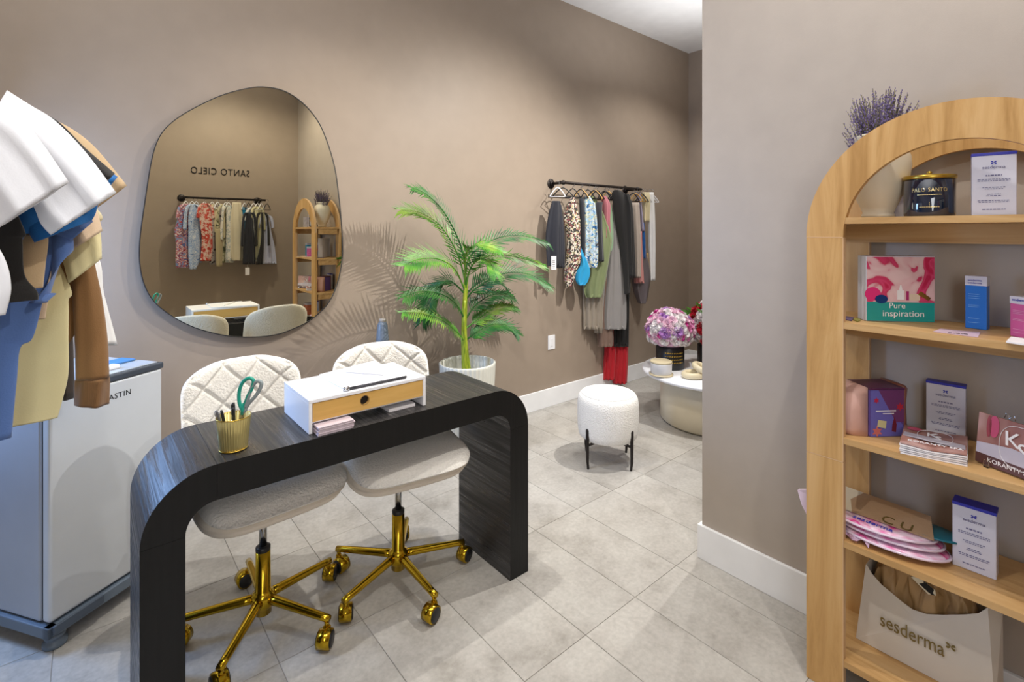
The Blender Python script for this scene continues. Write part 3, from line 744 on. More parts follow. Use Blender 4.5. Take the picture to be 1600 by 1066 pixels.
rack1('top', 'slim dark striped top between the lace dress and tie dye shirt', 'top', 232, [[(160, 222, 242), (300, 226, 250), (445, 234, 250)]], NAVY, 'WOODH', -.01)
rack1('shirt', 'blue and white tie dye shirt on the back wall rail', 'shirt', 262, [[(150, 248, 272), (190, 244, 292), (260, 246, 302), (360, 246, 310), (440, 248, 309), (468, 268, 304)], [(180, 275, 295), (260, 285, 306), (360, 290, 311)]], TIEDYE, 'BLK', -.04)
rack1('bikini', 'bright turquoise bikini hanging below the tie dye shirt', 'swimwear', 228, [[(170, 200, 206), (330, 210, 216), (445, 228, 262), (490, 207, 272), (530, 206, 262), (550, 220, 246)]], TEALC, 'BLK', -.03, .016)
rack1('top', 'olive green long top behind the tie dye shirt', 'top', 290, [[(150, 272, 294), (230, 262, 340), (330, 262, 372), (380, 258, 370), (470, 250, 356), (560, 240, 340), (606, 252, 326)]], OLIVE, 'BLK', .04)
rack1('jeans', 'charcoal folded jeans with black hanger on the back wall rail', 'jeans', 305, [[(178, 298, 332), (210, 300, 328), (330, 304, 332), (440, 308, 338)]], CHAR, 'BLK', -.05)
rack1('top', 'pink ribbed sleeveless top in the middle of the back wall rail', 'top', 338, [[(150, 322, 346), (190, 328, 366), (250, 332, 364), (330, 330, 366)]], PINK, 'BLK', -.03)
rack1('top', 'small mint green top partly covering the olive top', 'top', 356, [[(190, 352, 370), (260, 346, 378), (360, 340, 378), (392, 348, 370)]], MINT, 'WOODH', -.02)
rack1('trousers', 'long stone beige wide trousers on the back wall rail', 'trousers', 296, [[(240, 262, 320), (470, 240, 326), (620, 238, 324), (752, 240, 318)], [(240, 280, 330), (500, 286, 336), (770, 292, 330)]], STONE, 'WOODH', .09)
rack1('dress', 'long pale grey dress reaching low on the back wall rail', 'dress', 384, [[(170, 376, 390), (240, 370, 408), (400, 350, 424), (500, 340, 434), (600, 331, 440), (700, 326, 442), (752, 328, 440)]], GREYD, 'BLK', -.02, .035)
rack1('trousers', 'taupe pleated trousers hanging lowest left of the red trousers', 'trousers', 345, [[(500, 308, 372), (750, 304, 380), (800, 305, 381), (832, 306, 380)]], TAUPE, 'BLK', .07)
rack1('trousers', 'long black wide trousers above the red trousers', 'trousers', 418, [[(400, 384, 452), (600, 382, 452), (832, 380, 450)]], BLKC, 'WOODH', .03)
rack1('trousers', 'bright red wide leg trousers reaching almost to the floor', 'trousers', 395, [[(600, 345, 400), (830, 338, 396), (900, 334, 394), (985, 330, 390)], [(600, 390, 450), (830, 388, 449), (920, 384, 448), (1003, 376, 444)]], REDC, 'BLK', .10, .035)
rack1('blazer', 'black long sleeved blazer in the middle of the back wall rail', 'blazer', 400, [[(122, 382, 408), (140, 372, 436), (170, 376, 452), (250, 386, 462), (400, 412, 462), (500, 424, 462), (590, 430, 455)], [(140, 430, 452), (200, 442, 470), (350, 446, 476), (515, 450, 482)]], BLKC, 'BLK', -.10, .04)
rack1('blouse', 'beige satin blouse right of the black blazer', 'blouse', 470, [[(180, 458, 500), (300, 468, 506), (420, 474, 508), (515, 478, 506)]], BEIGE, 'BLK', .0)
rack1('skirt', 'dusty rose skirt hem showing under the beige blouse', 'skirt', 485, [[(300, 480, 512), (430, 474, 516), (540, 476, 521)]], ROSE, 'WOODH', .03)
rack1('skirt', 'grey satin bubble skirt at the right end of the back wall rail', 'skirt', 500, [[(380, 480, 530), (500, 464, 552), (560, 468, 547), (610, 484, 538), (632, 494, 530)]], SATIN, 'BLK', .05, .05)
rack1('top', 'lilac top right of the beige blouse on the back wall rail', 'top', 500, [[(132, 480, 506), (200, 500, 512), (300, 505, 522)]], LILAC, 'WOODH', .03)
rack1('top', 'royal blue narrow top near the right end of the back wall rail', 'top', 512, [[(260, 508, 522), (340, 509, 528), (426, 510, 530)]], BLUEC, 'BLK', .02)
rack1('shorts', 'mustard shorts under the cream tee at the rail end', 'shorts', 528, [[(400, 516, 542), (502, 518, 546)]], MUST, 'WHT', .04)
rack1('top', 'pale cream tee near the right end of the back wall rail', 'top', 528, [[(132, 512, 546), (180, 514, 552), (256, 516, 548)]], CREAMC, 'WHT', .0)
rack1('trousers', 'white linen trousers second from the right end of the rail', 'trousers', 550, [[(132, 534, 566), (240, 538, 572), (350, 540, 574), (420, 544, 574), (527, 548, 573)]], WHTC, 'WHT', .0)
rack1('top', 'soft grey tee last at the right end of the back wall rail', 'top', 560, [[(145, 546, 566), (200, 552, 572), (345, 556, 572)]], SAGE, 'WHT', .06)

# --- rail on the left wall (garments at the left edge of the picture)
LX = -.40; LZ = 1.96
rail('dark pipe clothes rail on the left wall above the fridge', V(LX, 1.20, LZ), V(LX, 2.72, LZ), (-1, 0, 0), LX - XL)
def za(x, y, yp): return PY(x * .5347, 130 + y * .5347, yp)
GL = 'garments on the left wall rail'
def rack2(name, label, cat, yp, parts, mat, hang='WHT', th=.03):
    o = thing(name, label, cat, V(LX, yp, LZ - .12), group=GL)
    for pn, rows, m_ in parts:
        rr = []
        for r in rows:
            A = za(r[0], r[1], yp) if r[0] > -300 else V(LX + r[0] + 1000, yp, r[1])
            B = za(r[2], r[3], yp) if r[2] > -300 else V(LX + r[2] + 1000, yp, r[3])
            rr.append((A, B))
        seg(rr, th, (0, 1, 0), m_ or mat, pn, o, wave=.007 if 'sleeve' in pn else .012, wk=7)
    hanger(V(LX, yp, LZ), (1, 0, 0), .17, hang, label.split(',')[0], group='hangers on the left rail')
    return o
def w_(x, z): return (x - 1000, z)       # world offset from the rail in x, absolute z
def body(xr0, z0, *rest):
    """rows from the neck down to px-defined right edges; left edge mirrors in world x"""
    return rest
def tee(name, label, yp, sleeve, bodyedge, zlow, mat, hang='WHT', cat='top', extra=()):
    S0 = za(*bodyedge[0], yp); 
    rows = [(-1000 - .10, 1.86, -1000 + .10, 1.86), (-1000 - .17, 1.82, -1000 + .17, 1.82)]
    xr = [za(x, y, yp) for x, y in bodyedge]
    b_rows = rows + [(-1000 - (p.x - LX), p.z, -1000 + (p.x - LX), p.z) for p in xr]
    ls = [( -1000 - (za(a, b, yp).x - LX), za(a, b, yp).z, -1000 - (za(c, d, yp).x - LX), za(c, d, yp).z) for a, b, c, d in sleeve]
    return rack2(name, label, cat, yp, [('body', b_rows, None), ('sleeve', sleeve, None), ('sleeve', ls, None)] + list(extra), mat, hang)
WH2 = fab('white cotton', '#e6e8ee', bump=.06)
DENB = fab('denim blue', '#5575b2'); RBL = fab('bright blue', '#1a6cb4'); YEL = fab('pale yellow', '#e3d7a4', bump=.06); BRN = fab('camel brown', '#8a6338')
TANC = fab('tan', '#c7ab84'); PEA = fab('peach', '#d8bd9e'); DKB = fab('dark brown', '#3a2c24')
tee('t_shirt', 'white short sleeved tee nearest the camera at the left edge', 1.40, [(-70, 40, -200, 200), (40, 75, -120, 300), (120, 170, -60, 360), (202, 290, -20, 432)], [(-100, 380), (-30, 440), (20, 520), (35, 600), (18, 675)], 0, WH2)
tee('t_shirt', 'white short sleeved tee second on the left rail with wide hem stitch', 1.50, [(20, 20, -80, 220), (90, 64, 10, 270), (160, 108, 90, 350), (250, 200, 118, 410), (340, 320, 148, 444)], [(-40, 420), (0, 480), (10, 560), (8, 620)], 0, WH2)
tee('t_shirt', 'black tee third on the left rail behind the white tees', 1.58, [(60, 60, 0, 260), (165, 108, 60, 330), (250, 190, 150, 330), (336, 264, 210, 390)], [(60, 400), (66, 460), (72, 560), (108, 608), (112, 634)], 0, BLKC, 'BLK')
tee('t_shirt', 'bright blue tee fourth on the left rail showing its sleeve hem', 1.65, [(60, 80, 10, 300), (160, 122, 30, 360), (260, 210, 60, 440), (344, 274, 240, 400)], [(60, 400), (50, 480), (40, 600)], 0, RBL, 'WHT', 'top', [('sleeve_cuff', [(290, 340, 66, 385), (280, 380, 80, 430), (268, 402, 100, 466)], None)])
tee('t_shirt', 'tan long top fifth on the left rail beside the denim blue top', 1.70, [(60, 80, 10, 300), (170, 112, 60, 360), (270, 180, 150, 420), (371, 300, 268, 376)], [(120, 400), (142, 450), (134, 530), (126, 598)], 0, TANC, 'WOODH')
tee('sweatshirt', 'denim blue long sleeved top sixth on the left rail', 1.78, [(60, 90, 10, 300), (180, 190, 100, 380), (250, 360, 150, 440), (272, 405, 206, 462)], [(150, 440), (160, 500), (130, 620), (98, 740), (62, 770), (52, 860), (36, 1030)], 0, DENB, 'WHT', 'top', [('sleeve', [(212, 440, 146, 440), (214, 490, 150, 530), (180, 520, 140, 590), (140, 640, 80, 640)], None)])
tee('t_shirt', 'peach tee seventh on the left rail with ivory collar edge', 1.86, [(60, 100, 10, 300), (180, 180, 120, 380), (270, 340, 180, 440), (300, 432, 206, 490)], [(150, 480), (160, 560), (140, 640), (132, 690)], 0, PEA, 'WOODH')
tee('t_shirt', 'long pale yellow top eighth on the left rail over the fridge', 1.93, [(60, 100, 10, 300), (200, 240, 120, 400), (285, 400, 170, 480), (298, 512, 200, 585)], [(190, 560), (200, 640), (200, 740), (200, 850), (182, 930), (168, 980)], 0, YEL, 'WHT')
rack2('t_shirt', 'ivory folded tee peeping out above the peach sleeve', 'top', 1.90, [('body', [(-1000 - .15, 1.85, -1000 + .15, 1.85), (60, 150, 240, 330), (120, 300, 300, 392), (200, 420, 270, 415)], None)], CREAMC, 'WHT')
rack2('sweatshirt', 'camel brown sweatshirt with ribbed cuff hanging in front of the fridge', 'sweatshirt', 2.02, [
    ('body', [(-1000 - .14, 1.86, -1000 + .14, 1.86), (-1000 - .2, 1.80, 200, 300), (-1000 - .22, 1.6, 230, 500), (-1000 - .22, 1.3, 228, 700), (-1000 - .2, 1.12, 190, 780)], None),
    ('sleeve', [(150, 300, 230, 290), (180, 420, 262, 420), (205, 540, 278, 530), (212, 640, 298, 625), (218, 760, 314, 740), (220, 868, 320, 858)], None),
    ('cuff', [(220, 866, 320, 856), (216, 880, 322, 870), (216, 944, 320, 938)], fab('cuff brown', '#7d5832', scl=(80, 80, 1), var=.2, vscale=6))], BRN, 'WHT')
rack2('trousers', 'dark brown trousers between the yellow top and the camel sweatshirt', 'trousers', 2.10, [('body', [(-1000 - .1, 1.80, -1000 + .1, 1.80), (120, 500, 205, 500), (150, 700, 212, 700), (176, 922, 220, 918)], None)], DKB, 'BLK')
rack2('shirt', 'sheer white long shirt last on the left rail', 'top', 2.20, [('body', [(-1000 - .15, 1.85, -1000 + .15, 1.85), (100, 420, 262, 460), (200, 620, 305, 620), (240, 760, 344, 766)], None)], WHTC, 'WHT')

# --- rail on the wall behind the camera, seen in the mirror
MY = -.74
a0, a1 = PM(280, 308, MY), PM(411, 313, MY); mz_ = (a0.z + a1.z) / 2
rail('dark iron pipe clothes rail under the wall lettering, seen in the mirror', V(a0.x, MY, mz_), V(a1.x + .03, MY, mz_), (0, -1, 0), MY - YO)
def zm(x, y, yr): return PM(260 + x * .2721, 250 + y * .2721, yr)
KAF = pattern('kaftan', ['#5570a8', '#a02834', '#d9cfd4', '#b34048', '#7f98c4', '#8a2430'], 16, dist=1.5)
TD2 = pattern('blue tie dye', ['#5f80b5', '#cfd9ea', '#86a5d2', '#e3e8f0'], 18, dist=2, hard=False)
COR = pattern('coral print', ['#b5382e', '#c84a3c', '#dfc4b8', '#b8402f'], 26, dist=1)
CAM = pattern('camo', ['#4c5138', '#8a8764', '#c9c2a2', '#5f6248'], 14, dist=1)
FLO = pattern('pale floral', ['#d9d3c0', '#a8b3b5', '#e0dcd0', '#8a9096'], 26, dist=1)
STR = pattern('stripe', ['#c9cbe0', '#9aa3cc', '#d9dbe8'], 22, kind='wave', dist=.2, hard=False)
GM = 'garments on the rail seen in the mirror'
def rack3(name, label, cat, hx, rows, mat, k, hang='WHT'):
    yr = MY + .05 * math.sin(k * 2.4); tw = math.radians(-18 + 9 * math.sin(k * 1.7))
    top = zm(hx, rows[0][0], yr); o = thing(name, label, cat, top, group=GM)
    R = []
    for y, a, c in rows:
        mm = (a + c) / 2; hw = (c - a) / 2 * 1.3; a, c = mm - hw, mm + hw; y = y - 18 if y < 345 and y == rows[0][0] else y
        A, B = zm(a, y, yr), zm(c, y, yr); mcx = top.x
        A = V(A.x, yr + (A.x - mcx) * math.tan(tw), A.z); B = V(B.x, yr + (B.x - mcx) * math.tan(tw), B.z); R.append((B, A))
    seg(R, .022, (0, 1, 0), mat, 'body', o, wave=.010, wk=8)
    if cat in ('dress', 'shirt', 'top', 'jacket', 'blouse') and rows[-1][2] - rows[-1][1] > 15:
        a0_, a1_ = R[0]; zt_ = a0_.z; cx_ = (a0_.x + a1_.x) / 2; hw_ = .075; ln = .17 + .12 * ((k * 7) % 3)
        for s_ in (-1, 1):
            sr = [(V(cx_ + s_ * hw_ * f0, yr + .012 + s_ * hw_ * f0 * math.tan(tw), zt_ - dz0), V(cx_ + s_ * hw_ * f1, yr + .012 + s_ * hw_ * f1 * math.tan(tw), zt_ - dz1)) for f0, dz0, f1, dz1 in ((.2, .0, .5, .03), (1.0, .03, .75, .09), (1.3, ln * .6, .85, ln * .6 + .02), (1.38, ln, .9, ln + .01))]
            seg(sr, .016, (0, 1, 0), mat, 'sleeve', o, wave=.005, wk=4, n=20)
    hanger(V(top.x, MY, mz_), (math.cos(tw), math.sin(tw), 0), .045, hang, label, group='hangers on the mirrored rail')
    return o
L3 = [('dress', 'red and blue patterned kaftan, leftmost garment in the mirror', 'dress', 112, [(270, 98, 128), (310, 82, 134), (400, 58, 138), (480, 64, 138), (600, 62, 134), (618, 70, 130)], KAF),
      ('dress', 'blue tie dye dress, second garment in the mirror', 'dress', 150, [(272, 140, 168), (330, 132, 182), (450, 134, 190), (560, 134, 188), (628, 138, 166)], TD2),
      ('shirt', 'light blue denim shirt, third garment in the mirror', 'shirt', 168, [(285, 152, 182), (350, 146, 200), (450, 148, 212), (590, 158, 200)], fab('light denim', '#93acd0', var=.2, vscale=12)),
      ('blouse', 'coral red printed blouse, fourth garment in the mirror', 'blouse', 222, [(268, 204, 246), (330, 196, 262), (430, 208, 268), (500, 208, 268), (580, 200, 252)], COR),
      ('dress', 'dark lace dress behind the coral blouse in the mirror', 'dress', 262, [(268, 258, 276), (400, 252, 276), (600, 252, 292)], pattern('dark lace', ['#35302f', '#a39a96', '#4a4342'], 50, kind='voronoi')),
      ('t_shirt', 'ivory short tee in the middle of the mirrored rail', 'top', 292, [(270, 274, 306), (310, 268, 326), (400, 272, 326), (418, 280, 300)], CREAMC),
      ('trousers', 'khaki trousers under the ivory tee in the mirror', 'trousers', 300, [(395, 286, 322), (500, 286, 320), (612, 290, 318)], fab('khaki', '#b3a682')),
      ('jacket', 'olive camouflage jacket in the mirror', 'jacket', 336, [(275, 318, 350), (350, 324, 362), (450, 328, 370), (590, 320, 360)], CAM),
      ('dress', 'pale floral dress in the middle of the mirrored rail', 'dress', 358, [(280, 346, 372), (400, 348, 382), (590, 344, 380)], FLO),
      ('vest', 'cream sleeveless vest in the middle of the mirrored rail', 'vest', 400, [(262, 384, 424), (330, 374, 434), (430, 374, 440), (530, 374, 438), (578, 382, 430)], fab('cream twill', '#d6ccb2')),
      ('dress', 'narrow teal dress left of the navy dress in the mirror', 'dress', 444, [(290, 436, 456), (420, 440, 462), (530, 440, 460)], TEALC),
      ('dress', 'dark navy dress with a hanging white tag in the mirror', 'dress', 478, [(320, 462, 488), (450, 450, 502), (600, 444, 506)], NAVY),
      ('blouse', 'white blouse right of the navy dress in the mirror', 'blouse', 498, [(288, 482, 512), (400, 486, 516), (582, 494, 520)], WHTC),
      ('dress', 'long pale yellow dress right of the white blouse in the mirror', 'dress', 522, [(286, 508, 538), (400, 510, 548), (574, 512, 544)], fab('butter', '#d3cca4')),
      ('top', 'thin black top before the striped shirt in the mirror', 'top', 550, [(320, 544, 556), (460, 544, 558), (600, 514, 548)], BLKC),
      ('shirt', 'lilac striped shirt, rightmost garment in the mirror', 'shirt', 572, [(330, 560, 582), (400, 556, 596), (500, 556, 616), (596, 558, 626)], STR)]
M3 = {}
for k, (nm, lb, ca, hx, rows, mt) in enumerate(L3): M3[k] = rack3(nm, lb, ca, hx, rows, mt, k, 'BLK' if k in (15, 11) else 'WHT')
A, B = zm(453, 662, MY + .09), zm(478, 618, MY + .09)
tg = MB().box((min(A.x, B.x), MY + .088, A.z), (max(A.x, B.x), MY + .090, B.z)).tube([((A.x + B.x) / 2, MY + .089, B.z), ((A.x + B.x) / 2, MY + .06, B.z + .10)], .001, 5).build('price_tag', WHTP, M3[11])

# ============================================================ arched shelf
SX0, SX1 = 1.85, 2.15; SY1 = .665; AR = .385; SYC = SY1 - AR; SY0 = SYC - AR; SWD = .108; AZ = 1.48
sh = thing('arched_shelf', 'oak arched open shelf unit against the right wall holding skincare boxes', 'shelf', (2.0, SYC, 0))
def arch_part(x0, x1):
    n = 36; o = [(SYC + AR * math.cos(PI * i / n), AZ + AR * math.sin(PI * i / n)) for i in range(n + 1)]
    r2 = AR - SWD; q = [(SYC + r2 * math.cos(PI * i / n), AZ + r2 * math.sin(PI * i / n)) for i in range(n + 1)]
    b = MB(); m = n + 1; z = -.0
    vs = [V(x0, *p) for p in o] + [V(x0, *p) for p in q] + [V(x1, *p) for p in o] + [V(x1, *p) for p in q]
    b.cur = 0
    b.add(vs, [(i, i + 1, m + i + 1, m + i) for i in range(n)] + [(2 * m + i, 2 * m + i + 1, 3 * m + i + 1, 3 * m + i) for i in range(n)])
    b.cur = 1
    b.add(vs, [(i, i + 1, 2 * m + i + 1, 2 * m + i) for i in range(n)] + [(0, 2 * m, 3 * m, m), (n, m + n, 3 * m + n, 2 * m + n)], False)
    b.cur = 0; b.add(vs, [(m + i, m + i + 1, 3 * m + i + 1, 3 * m + i) for i in range(n)], False)
    return b
TH = .022
for xx in ((SX0, SX0 + TH), (SX1 - TH - .012, SX1 - .012)):
    arch_part(*xx).build('arch', [OAK, OAKE], sh)
    for y0, y1 in ((SY1 - SWD, SY1), (SY0, SY0 + SWD)):
        for z0, z1 in ((.0, .758), (.7605, AZ - .0015)):
            b = MB(); b.bbox((xx[0], y0, z0), (xx[1], y1, z1), .0012, seg=1); b.build('upright', OAK, sh)
            ye = y0 if y0 > SYC else y1
            MB().box((xx[0] - .0006, ye - .0012, z0), (xx[1], ye + .0012, z1)).build('edge_band', OAKE, sh)
for xx in (SX0, SX1 - TH - .012):
    for y0 in (SY1 - SWD, SY0):
        for z0 in (.7580, AZ - .0016): MB().box((xx - .0004, y0 + .001, z0), (xx + TH, y0 + SWD - .001, z0 + .0026)).build('joint_strip', OAKE, sh)
SZ = [1.543, 1.207, .838, .508, .125]
for k, z in enumerate(SZ):
    xs0 = SX0 + .002
    MB().bbox((xs0 + .0, SY0 + SWD * 0 + (.0), z - .020), (SX1 - .012, SY1, z), .001, seg=1) if False else None
    b = MB(); yy0, yy1 = SY0 + .004, SY1 - .004
    b.box((SX0 + TH, yy0, z - .020), (SX1 - TH - .012, yy1, z))
    b.box((SX0 + .001, SY0 + SWD + .0015, z - .020), (SX0 + TH, SY1 - SWD - .0015, z)); b.box((SX1 - TH - .012, SY0 + SWD + .0015, z - .020), (SX1 - .013, SY1 - SWD - .0015, z))
    b.build('shelf_board', OAKH, sh)
    zz = z - .0205
    MB().box((SX1 - TH - .032, SY0 + SWD * .3, zz - .062), (SX1 - TH - .014, SY1 - SWD * .3, zz)).build('apron', OAKH, sh)
    for y in (SY1 - .030, SY0 + .012): MB().box((SX0 + TH + .019, y, zz - .055), (SX1 - TH - .033, y + .018, zz)).build('apron', OAKH, sh)

def pbox(name, label, cat, pl, pr, z, h, depth, mat, b=.002, topmat=None, lbl_parts=None):
    """box from its two front bottom corners in the picture; returns thing + frame (origin, right, up, normal)"""
    A, B = PZ(pl[0], pl[1], z), PZ(pr[0], pr[1], z); r = (B - A); wd = r.length; r.normalize(); n = V(-r.y, r.x, 0)
    if n.x < 0 and abs(n.x) > .1: n = -n
    Mx = Matrix(((r.x, n.x, 0, A.x), (r.y, n.y, 0, A.y), (0, 0, 1, z), (0, 0, 0, 1)))
    o = thing(name, label, cat, A)
    MB().bbox((0, 0, .0005), (wd, depth, h), b, Mx).build('carton', mat, o)
    return o, Mx, wd
def decal(parent, Mx, poly, mat, name='print', e=.0006, th=.0004):
    r = Mx.to_3x3(); n = -(r @ V(0, 1, 0))
    return MB().prism([Mx @ V(x, 0, z) + n * e for x, z in poly], n * th).build(name, mat, parent)
def rect(x0, z0, x1, z1): return [(x0, z0), (x1, z0), (x1, z1), (x0, z1)]
def ell(cx, cz, a, b, n=20, t0=0): return [(cx + a * math.cos(2 * PI * i / n + t0), cz + b * math.sin(2 * PI * i / n + t0)) for i in range(n)]
def dtext(parent, Mx, s, x, z, size, mat, e=.0012, **k):
    r = Mx.to_3x3(); return text_on(s, Mx @ V(x, -e, z), r @ V(1, 0, 0), (0, 0, 1), size, 'lettering', mat, parent, depth=.0003, **k)
def bfly(parent, Mx, x, z, s, mat, e=.0012):
    m_ = MB(); r = Mx.to_3x3(); n = -(r @ V(0, 1, 0))
    for a in (35, 145, 215, 325):
        ca, sa = math.cos(math.radians(a)), math.sin(math.radians(a)); pts = []
        for i in range(12):
            t = 2 * PI * i / 12; u, v_ = s * .58 + s * .52 * math.cos(t), s * .27 * math.sin(t) * (1 + .5 * math.cos(t))
            pts.append(Mx @ V(x + u * ca - v_ * sa, 0, z + u * sa + v_ * ca) + n * e)
        m_.prism(pts, n * .0003)
    m_.build('emblem', mat, parent)
BLUEP = M('print blue', '#2a2fa8', .4); TXT = M('print grey', '#6c6a90', .6); TXTG = M('print gold', '#8a7a4a', .35, .6)
CARTW = M('carton white', '#cfcfdc', .35); GOLDT = M('foil gold', '#e0c98a', .35, .6)

# vase with lavender
vp = PX(1372, 338, 1.985); vp.z = SZ[0]
va = thing('cream_vase', 'cream stoneware vase on the top shelf behind the oak arch', 'vase', vp)
vpr = [(.0, 0), (.047, 0), (.052, .004), (.052, .010), (.047, .016), (.055, .035), (.078, .08), (.094, .13), (.100, .17), (.098, .20), (.085, .235), (.066, .252), (.060, .258), (.068, .268), (.070, .275), (.064, .278), (.056, .268), (.054, .24)]
MB().lathe([(r * .88, z * .98) for r, z in vpr], vp, 56, cap0=False).build('vase_body', CREAM, va)
lav = thing('lavender_bunch', 'bunch of dried purple lavender standing in the cream vase', 'dried flowers', vp + V(0, 0, .27))
LAVM = M('lavender', '#6d5f84', .9, var=.3, vscale=200); LST = M('lavender stalk', '#7a744f', .9)
bs, bf = MB(), MB()
for i in range(210):
    a = random.uniform(0, 2 * PI); rr = .085 * math.sqrt(random.random()); hh = random.uniform(.34, .44) - rr * .5
    p0 = vp + V(.02 * math.cos(a) * random.random(), .02 * math.sin(a) * random.random(), .12); p2 = vp + V(rr * 1.05 * math.cos(a), rr * 1.05 * math.sin(a), hh)
    if i > 114: p2 += V(0, .05 * random.uniform(-1, 1), -.04)
    pm = (p0 + p2) / 2 + V(-.006 * math.cos(a), -.006 * math.sin(a), 0)
    bs.tube([p0, pm, p2], .0009, 3, caps=False)
    d = (p2 - pm).normalized()
    for k in range(11):
        q = p2 - d * (.0085 * k) + V(random.uniform(-1, 1), random.uniform(-1, 1), random.uniform(-1, 1)) * .0035
        s_ = random.uniform(.0022, .0042) * (.6 + .08 * k if k < 5 else 1)
        bf.add([q + V(s_, 0, 0), q + V(-s_ * .5, s_ * .87, 0), q + V(-s_ * .5, -s_ * .87, 0), q + V(0, 0, s_ * 1.6), q - V(0, 0, s_ * 1.6)], [(0, 1, 3), (1, 2, 3), (2, 0, 3), (1, 0, 4), (2, 1, 4), (0, 2, 4)])
bs.build('stalks', LST, lav, fix=False, kind='stuff'); bf.build('florets', LAVM, lav, fix=False, kind='stuff')
# candle
cp = PX(1452, 338, 1.955); cp.z = SZ[0]; cr_ = .062
ca = thing('scented_candle', 'glossy dark blue candle jar with gold lid on the top shelf', 'candle', cp)
MB().lathe([(.0, 0), (cr_ * .96, 0), (cr_, .006), (cr_, .112), (cr_ - .002, .113)], cp, 48).build('jar', M('navy glass', '#0b1b33', .06, coat=1, var=.01), ca)
MB().lathe([(.0, .113), (cr_ + .002, .113), (cr_ + .003, .116), (cr_ + .003, .122), (cr_ + .001, .124), (.004, .125), (.004, .130), (.008, .133), (.004, .138), (.0, .138)], cp, 48, cap0=False, cap1=False).build('lid', GOLDS, ca)
def cyl_text(s, c, R_, z, size, mat, parent, ang0, xs=1, spacing=1):
    cu = bpy.data.curves.new('t', 'FONT'); cu.body = s; cu.size = size; cu.align_x = 'CENTER'; cu.align_y = 'CENTER'; cu.extrude = .0003; cu.space_character = spacing; cu.resolution_u = 3
    to = bpy.data.objects.new('t', cu); me = bpy.data.meshes.new_from_object(to); m_ = MB()
    m_.add([V(c.x + (R_ + .0006 + v.co.z) * math.cos(ang0 + v.co.x * xs / R_), c.y + (R_ + .0006 + v.co.z) * math.sin(ang0 + v.co.x * xs / R_), z + v.co.y) for v in me.vertices], [list(p.vertices) for p in me.polygons])
    bpy.data.objects.remove(to); bpy.data.curves.remove(cu); bpy.data.meshes.remove(me)
    return m_.build('lettering', mat, parent, fix=False)
ang = math.atan2(-cp.y, -cp.x)
cyl_text('PALO SANTO', cp, cr_, cp.z + .078, .0165, GOLDT, ca, ang, spacing=1.15, xs=.78)
cyl_text('(', cp, cr_, cp.z + .038, .010, GOLDT, ca, ang)
b = MB()
for z_, n_, w_2 in ((.064, 15, .0016), (.028, 9, .0022)):
    for i in range(n_):
        a = ang + (i - (n_ - 1) / 2) * (.062 if n_ == 15 else .085); d = V(math.cos(a), math.sin(a), 0); t_ = V(-d.y, d.x, 0); c_ = V(cp.x, cp.y, cp.z + z_) + d * (cr_ + .0006)
        b.add([c_ - t_ * w_2 - V(0, 0, .0011), c_ + t_ * w_2 - V(0, 0, .0011), c_ + t_ * w_2 + V(0, 0, .0011), c_ - t_ * w_2 + V(0, 0, .0011)], [(0, 1, 2, 3)])
b.build('small_print', GOLDT, ca)

def skin_box(label, pl, pr, z, h, depth, flipz=False, tilt=None, boxname='skincare_box'):
    o, Mx, wd = pbox(boxname, label, 'box', pl, pr, z, h, depth, CARTW)
    MB().bbox((-.0006, -.0006, h * .955), (wd + .0006, depth + .0006, h + .0008), .001, Mx).build('blue_top_band', BLUEP, o)
    bfly(o, Mx, wd * .5, h * .845, h * .035, BLUEP); dtext(o, Mx, 'sesderma', wd * .5, h * .77, wd * .135, TXT)
    b = MB(); r = Mx.to_3x3(); n = -(r @ V(0, 1, 0))
    for f, w2, hh in ((.64, .18, .011), (.58, .36, .006), (.555, .36, .006), (.45, .25, .006), (.425, .20, .005), (.34, .15, .006), (.315, .17, .006), (.24, .36, .006), (.215, .34, .006), (.10, .26, .007)):
        x = -w2
        while x < w2:
            l = random.uniform(.03, .08); x2 = min(x + l, w2)
            b.prism([Mx @ V(wd * (.5 + a), 0, h * c) + n * .0006 for a, c in ((x, f - hh), (x2, f - hh), (x2, f + hh), (x, f + hh))], n * .0003); x = x2 + .02
    b.build('small_print', TXT, o); return o
skin_box('white and blue carton upright on the top shelf beside the dark candle', (1518, 337.5), (1589, 337), SZ[0], .172, .045) if False else None
# the top shelf is level with the eye: place that box from a depth instead of its base row
def box_at(pl, pr, X0, X1, z):
    A, B = PX(pl, 338, X0), PX(pr, 338, X1); return (A.x, A.y), (B.x, B.y)
_PZ = PZ
def PZ(px, py, z):
    if py is None: return Vector((px[0], px[1], z))
    return _PZ(px, py, z)
def skin_box_w(label, A, B, z, h, depth): return skin_box(label, (A, None), (B, None), z, h, depth)
A, B = box_at(1518, 1589, 1.93, 1.945, SZ[0]); skin_box_w('white and blue carton upright on the top shelf beside the dark candle', A, B, SZ[0], .176, .05)
skin_box('white and blue carton upright on the third shelf behind the brochure stack', (1447, 676), (1509, 690), SZ[2], .172, .035)
skin_box('white and blue carton on the fourth shelf beside the pink plastic bags', (1488, 882), (1557, 908), SZ[3], .190, .05)

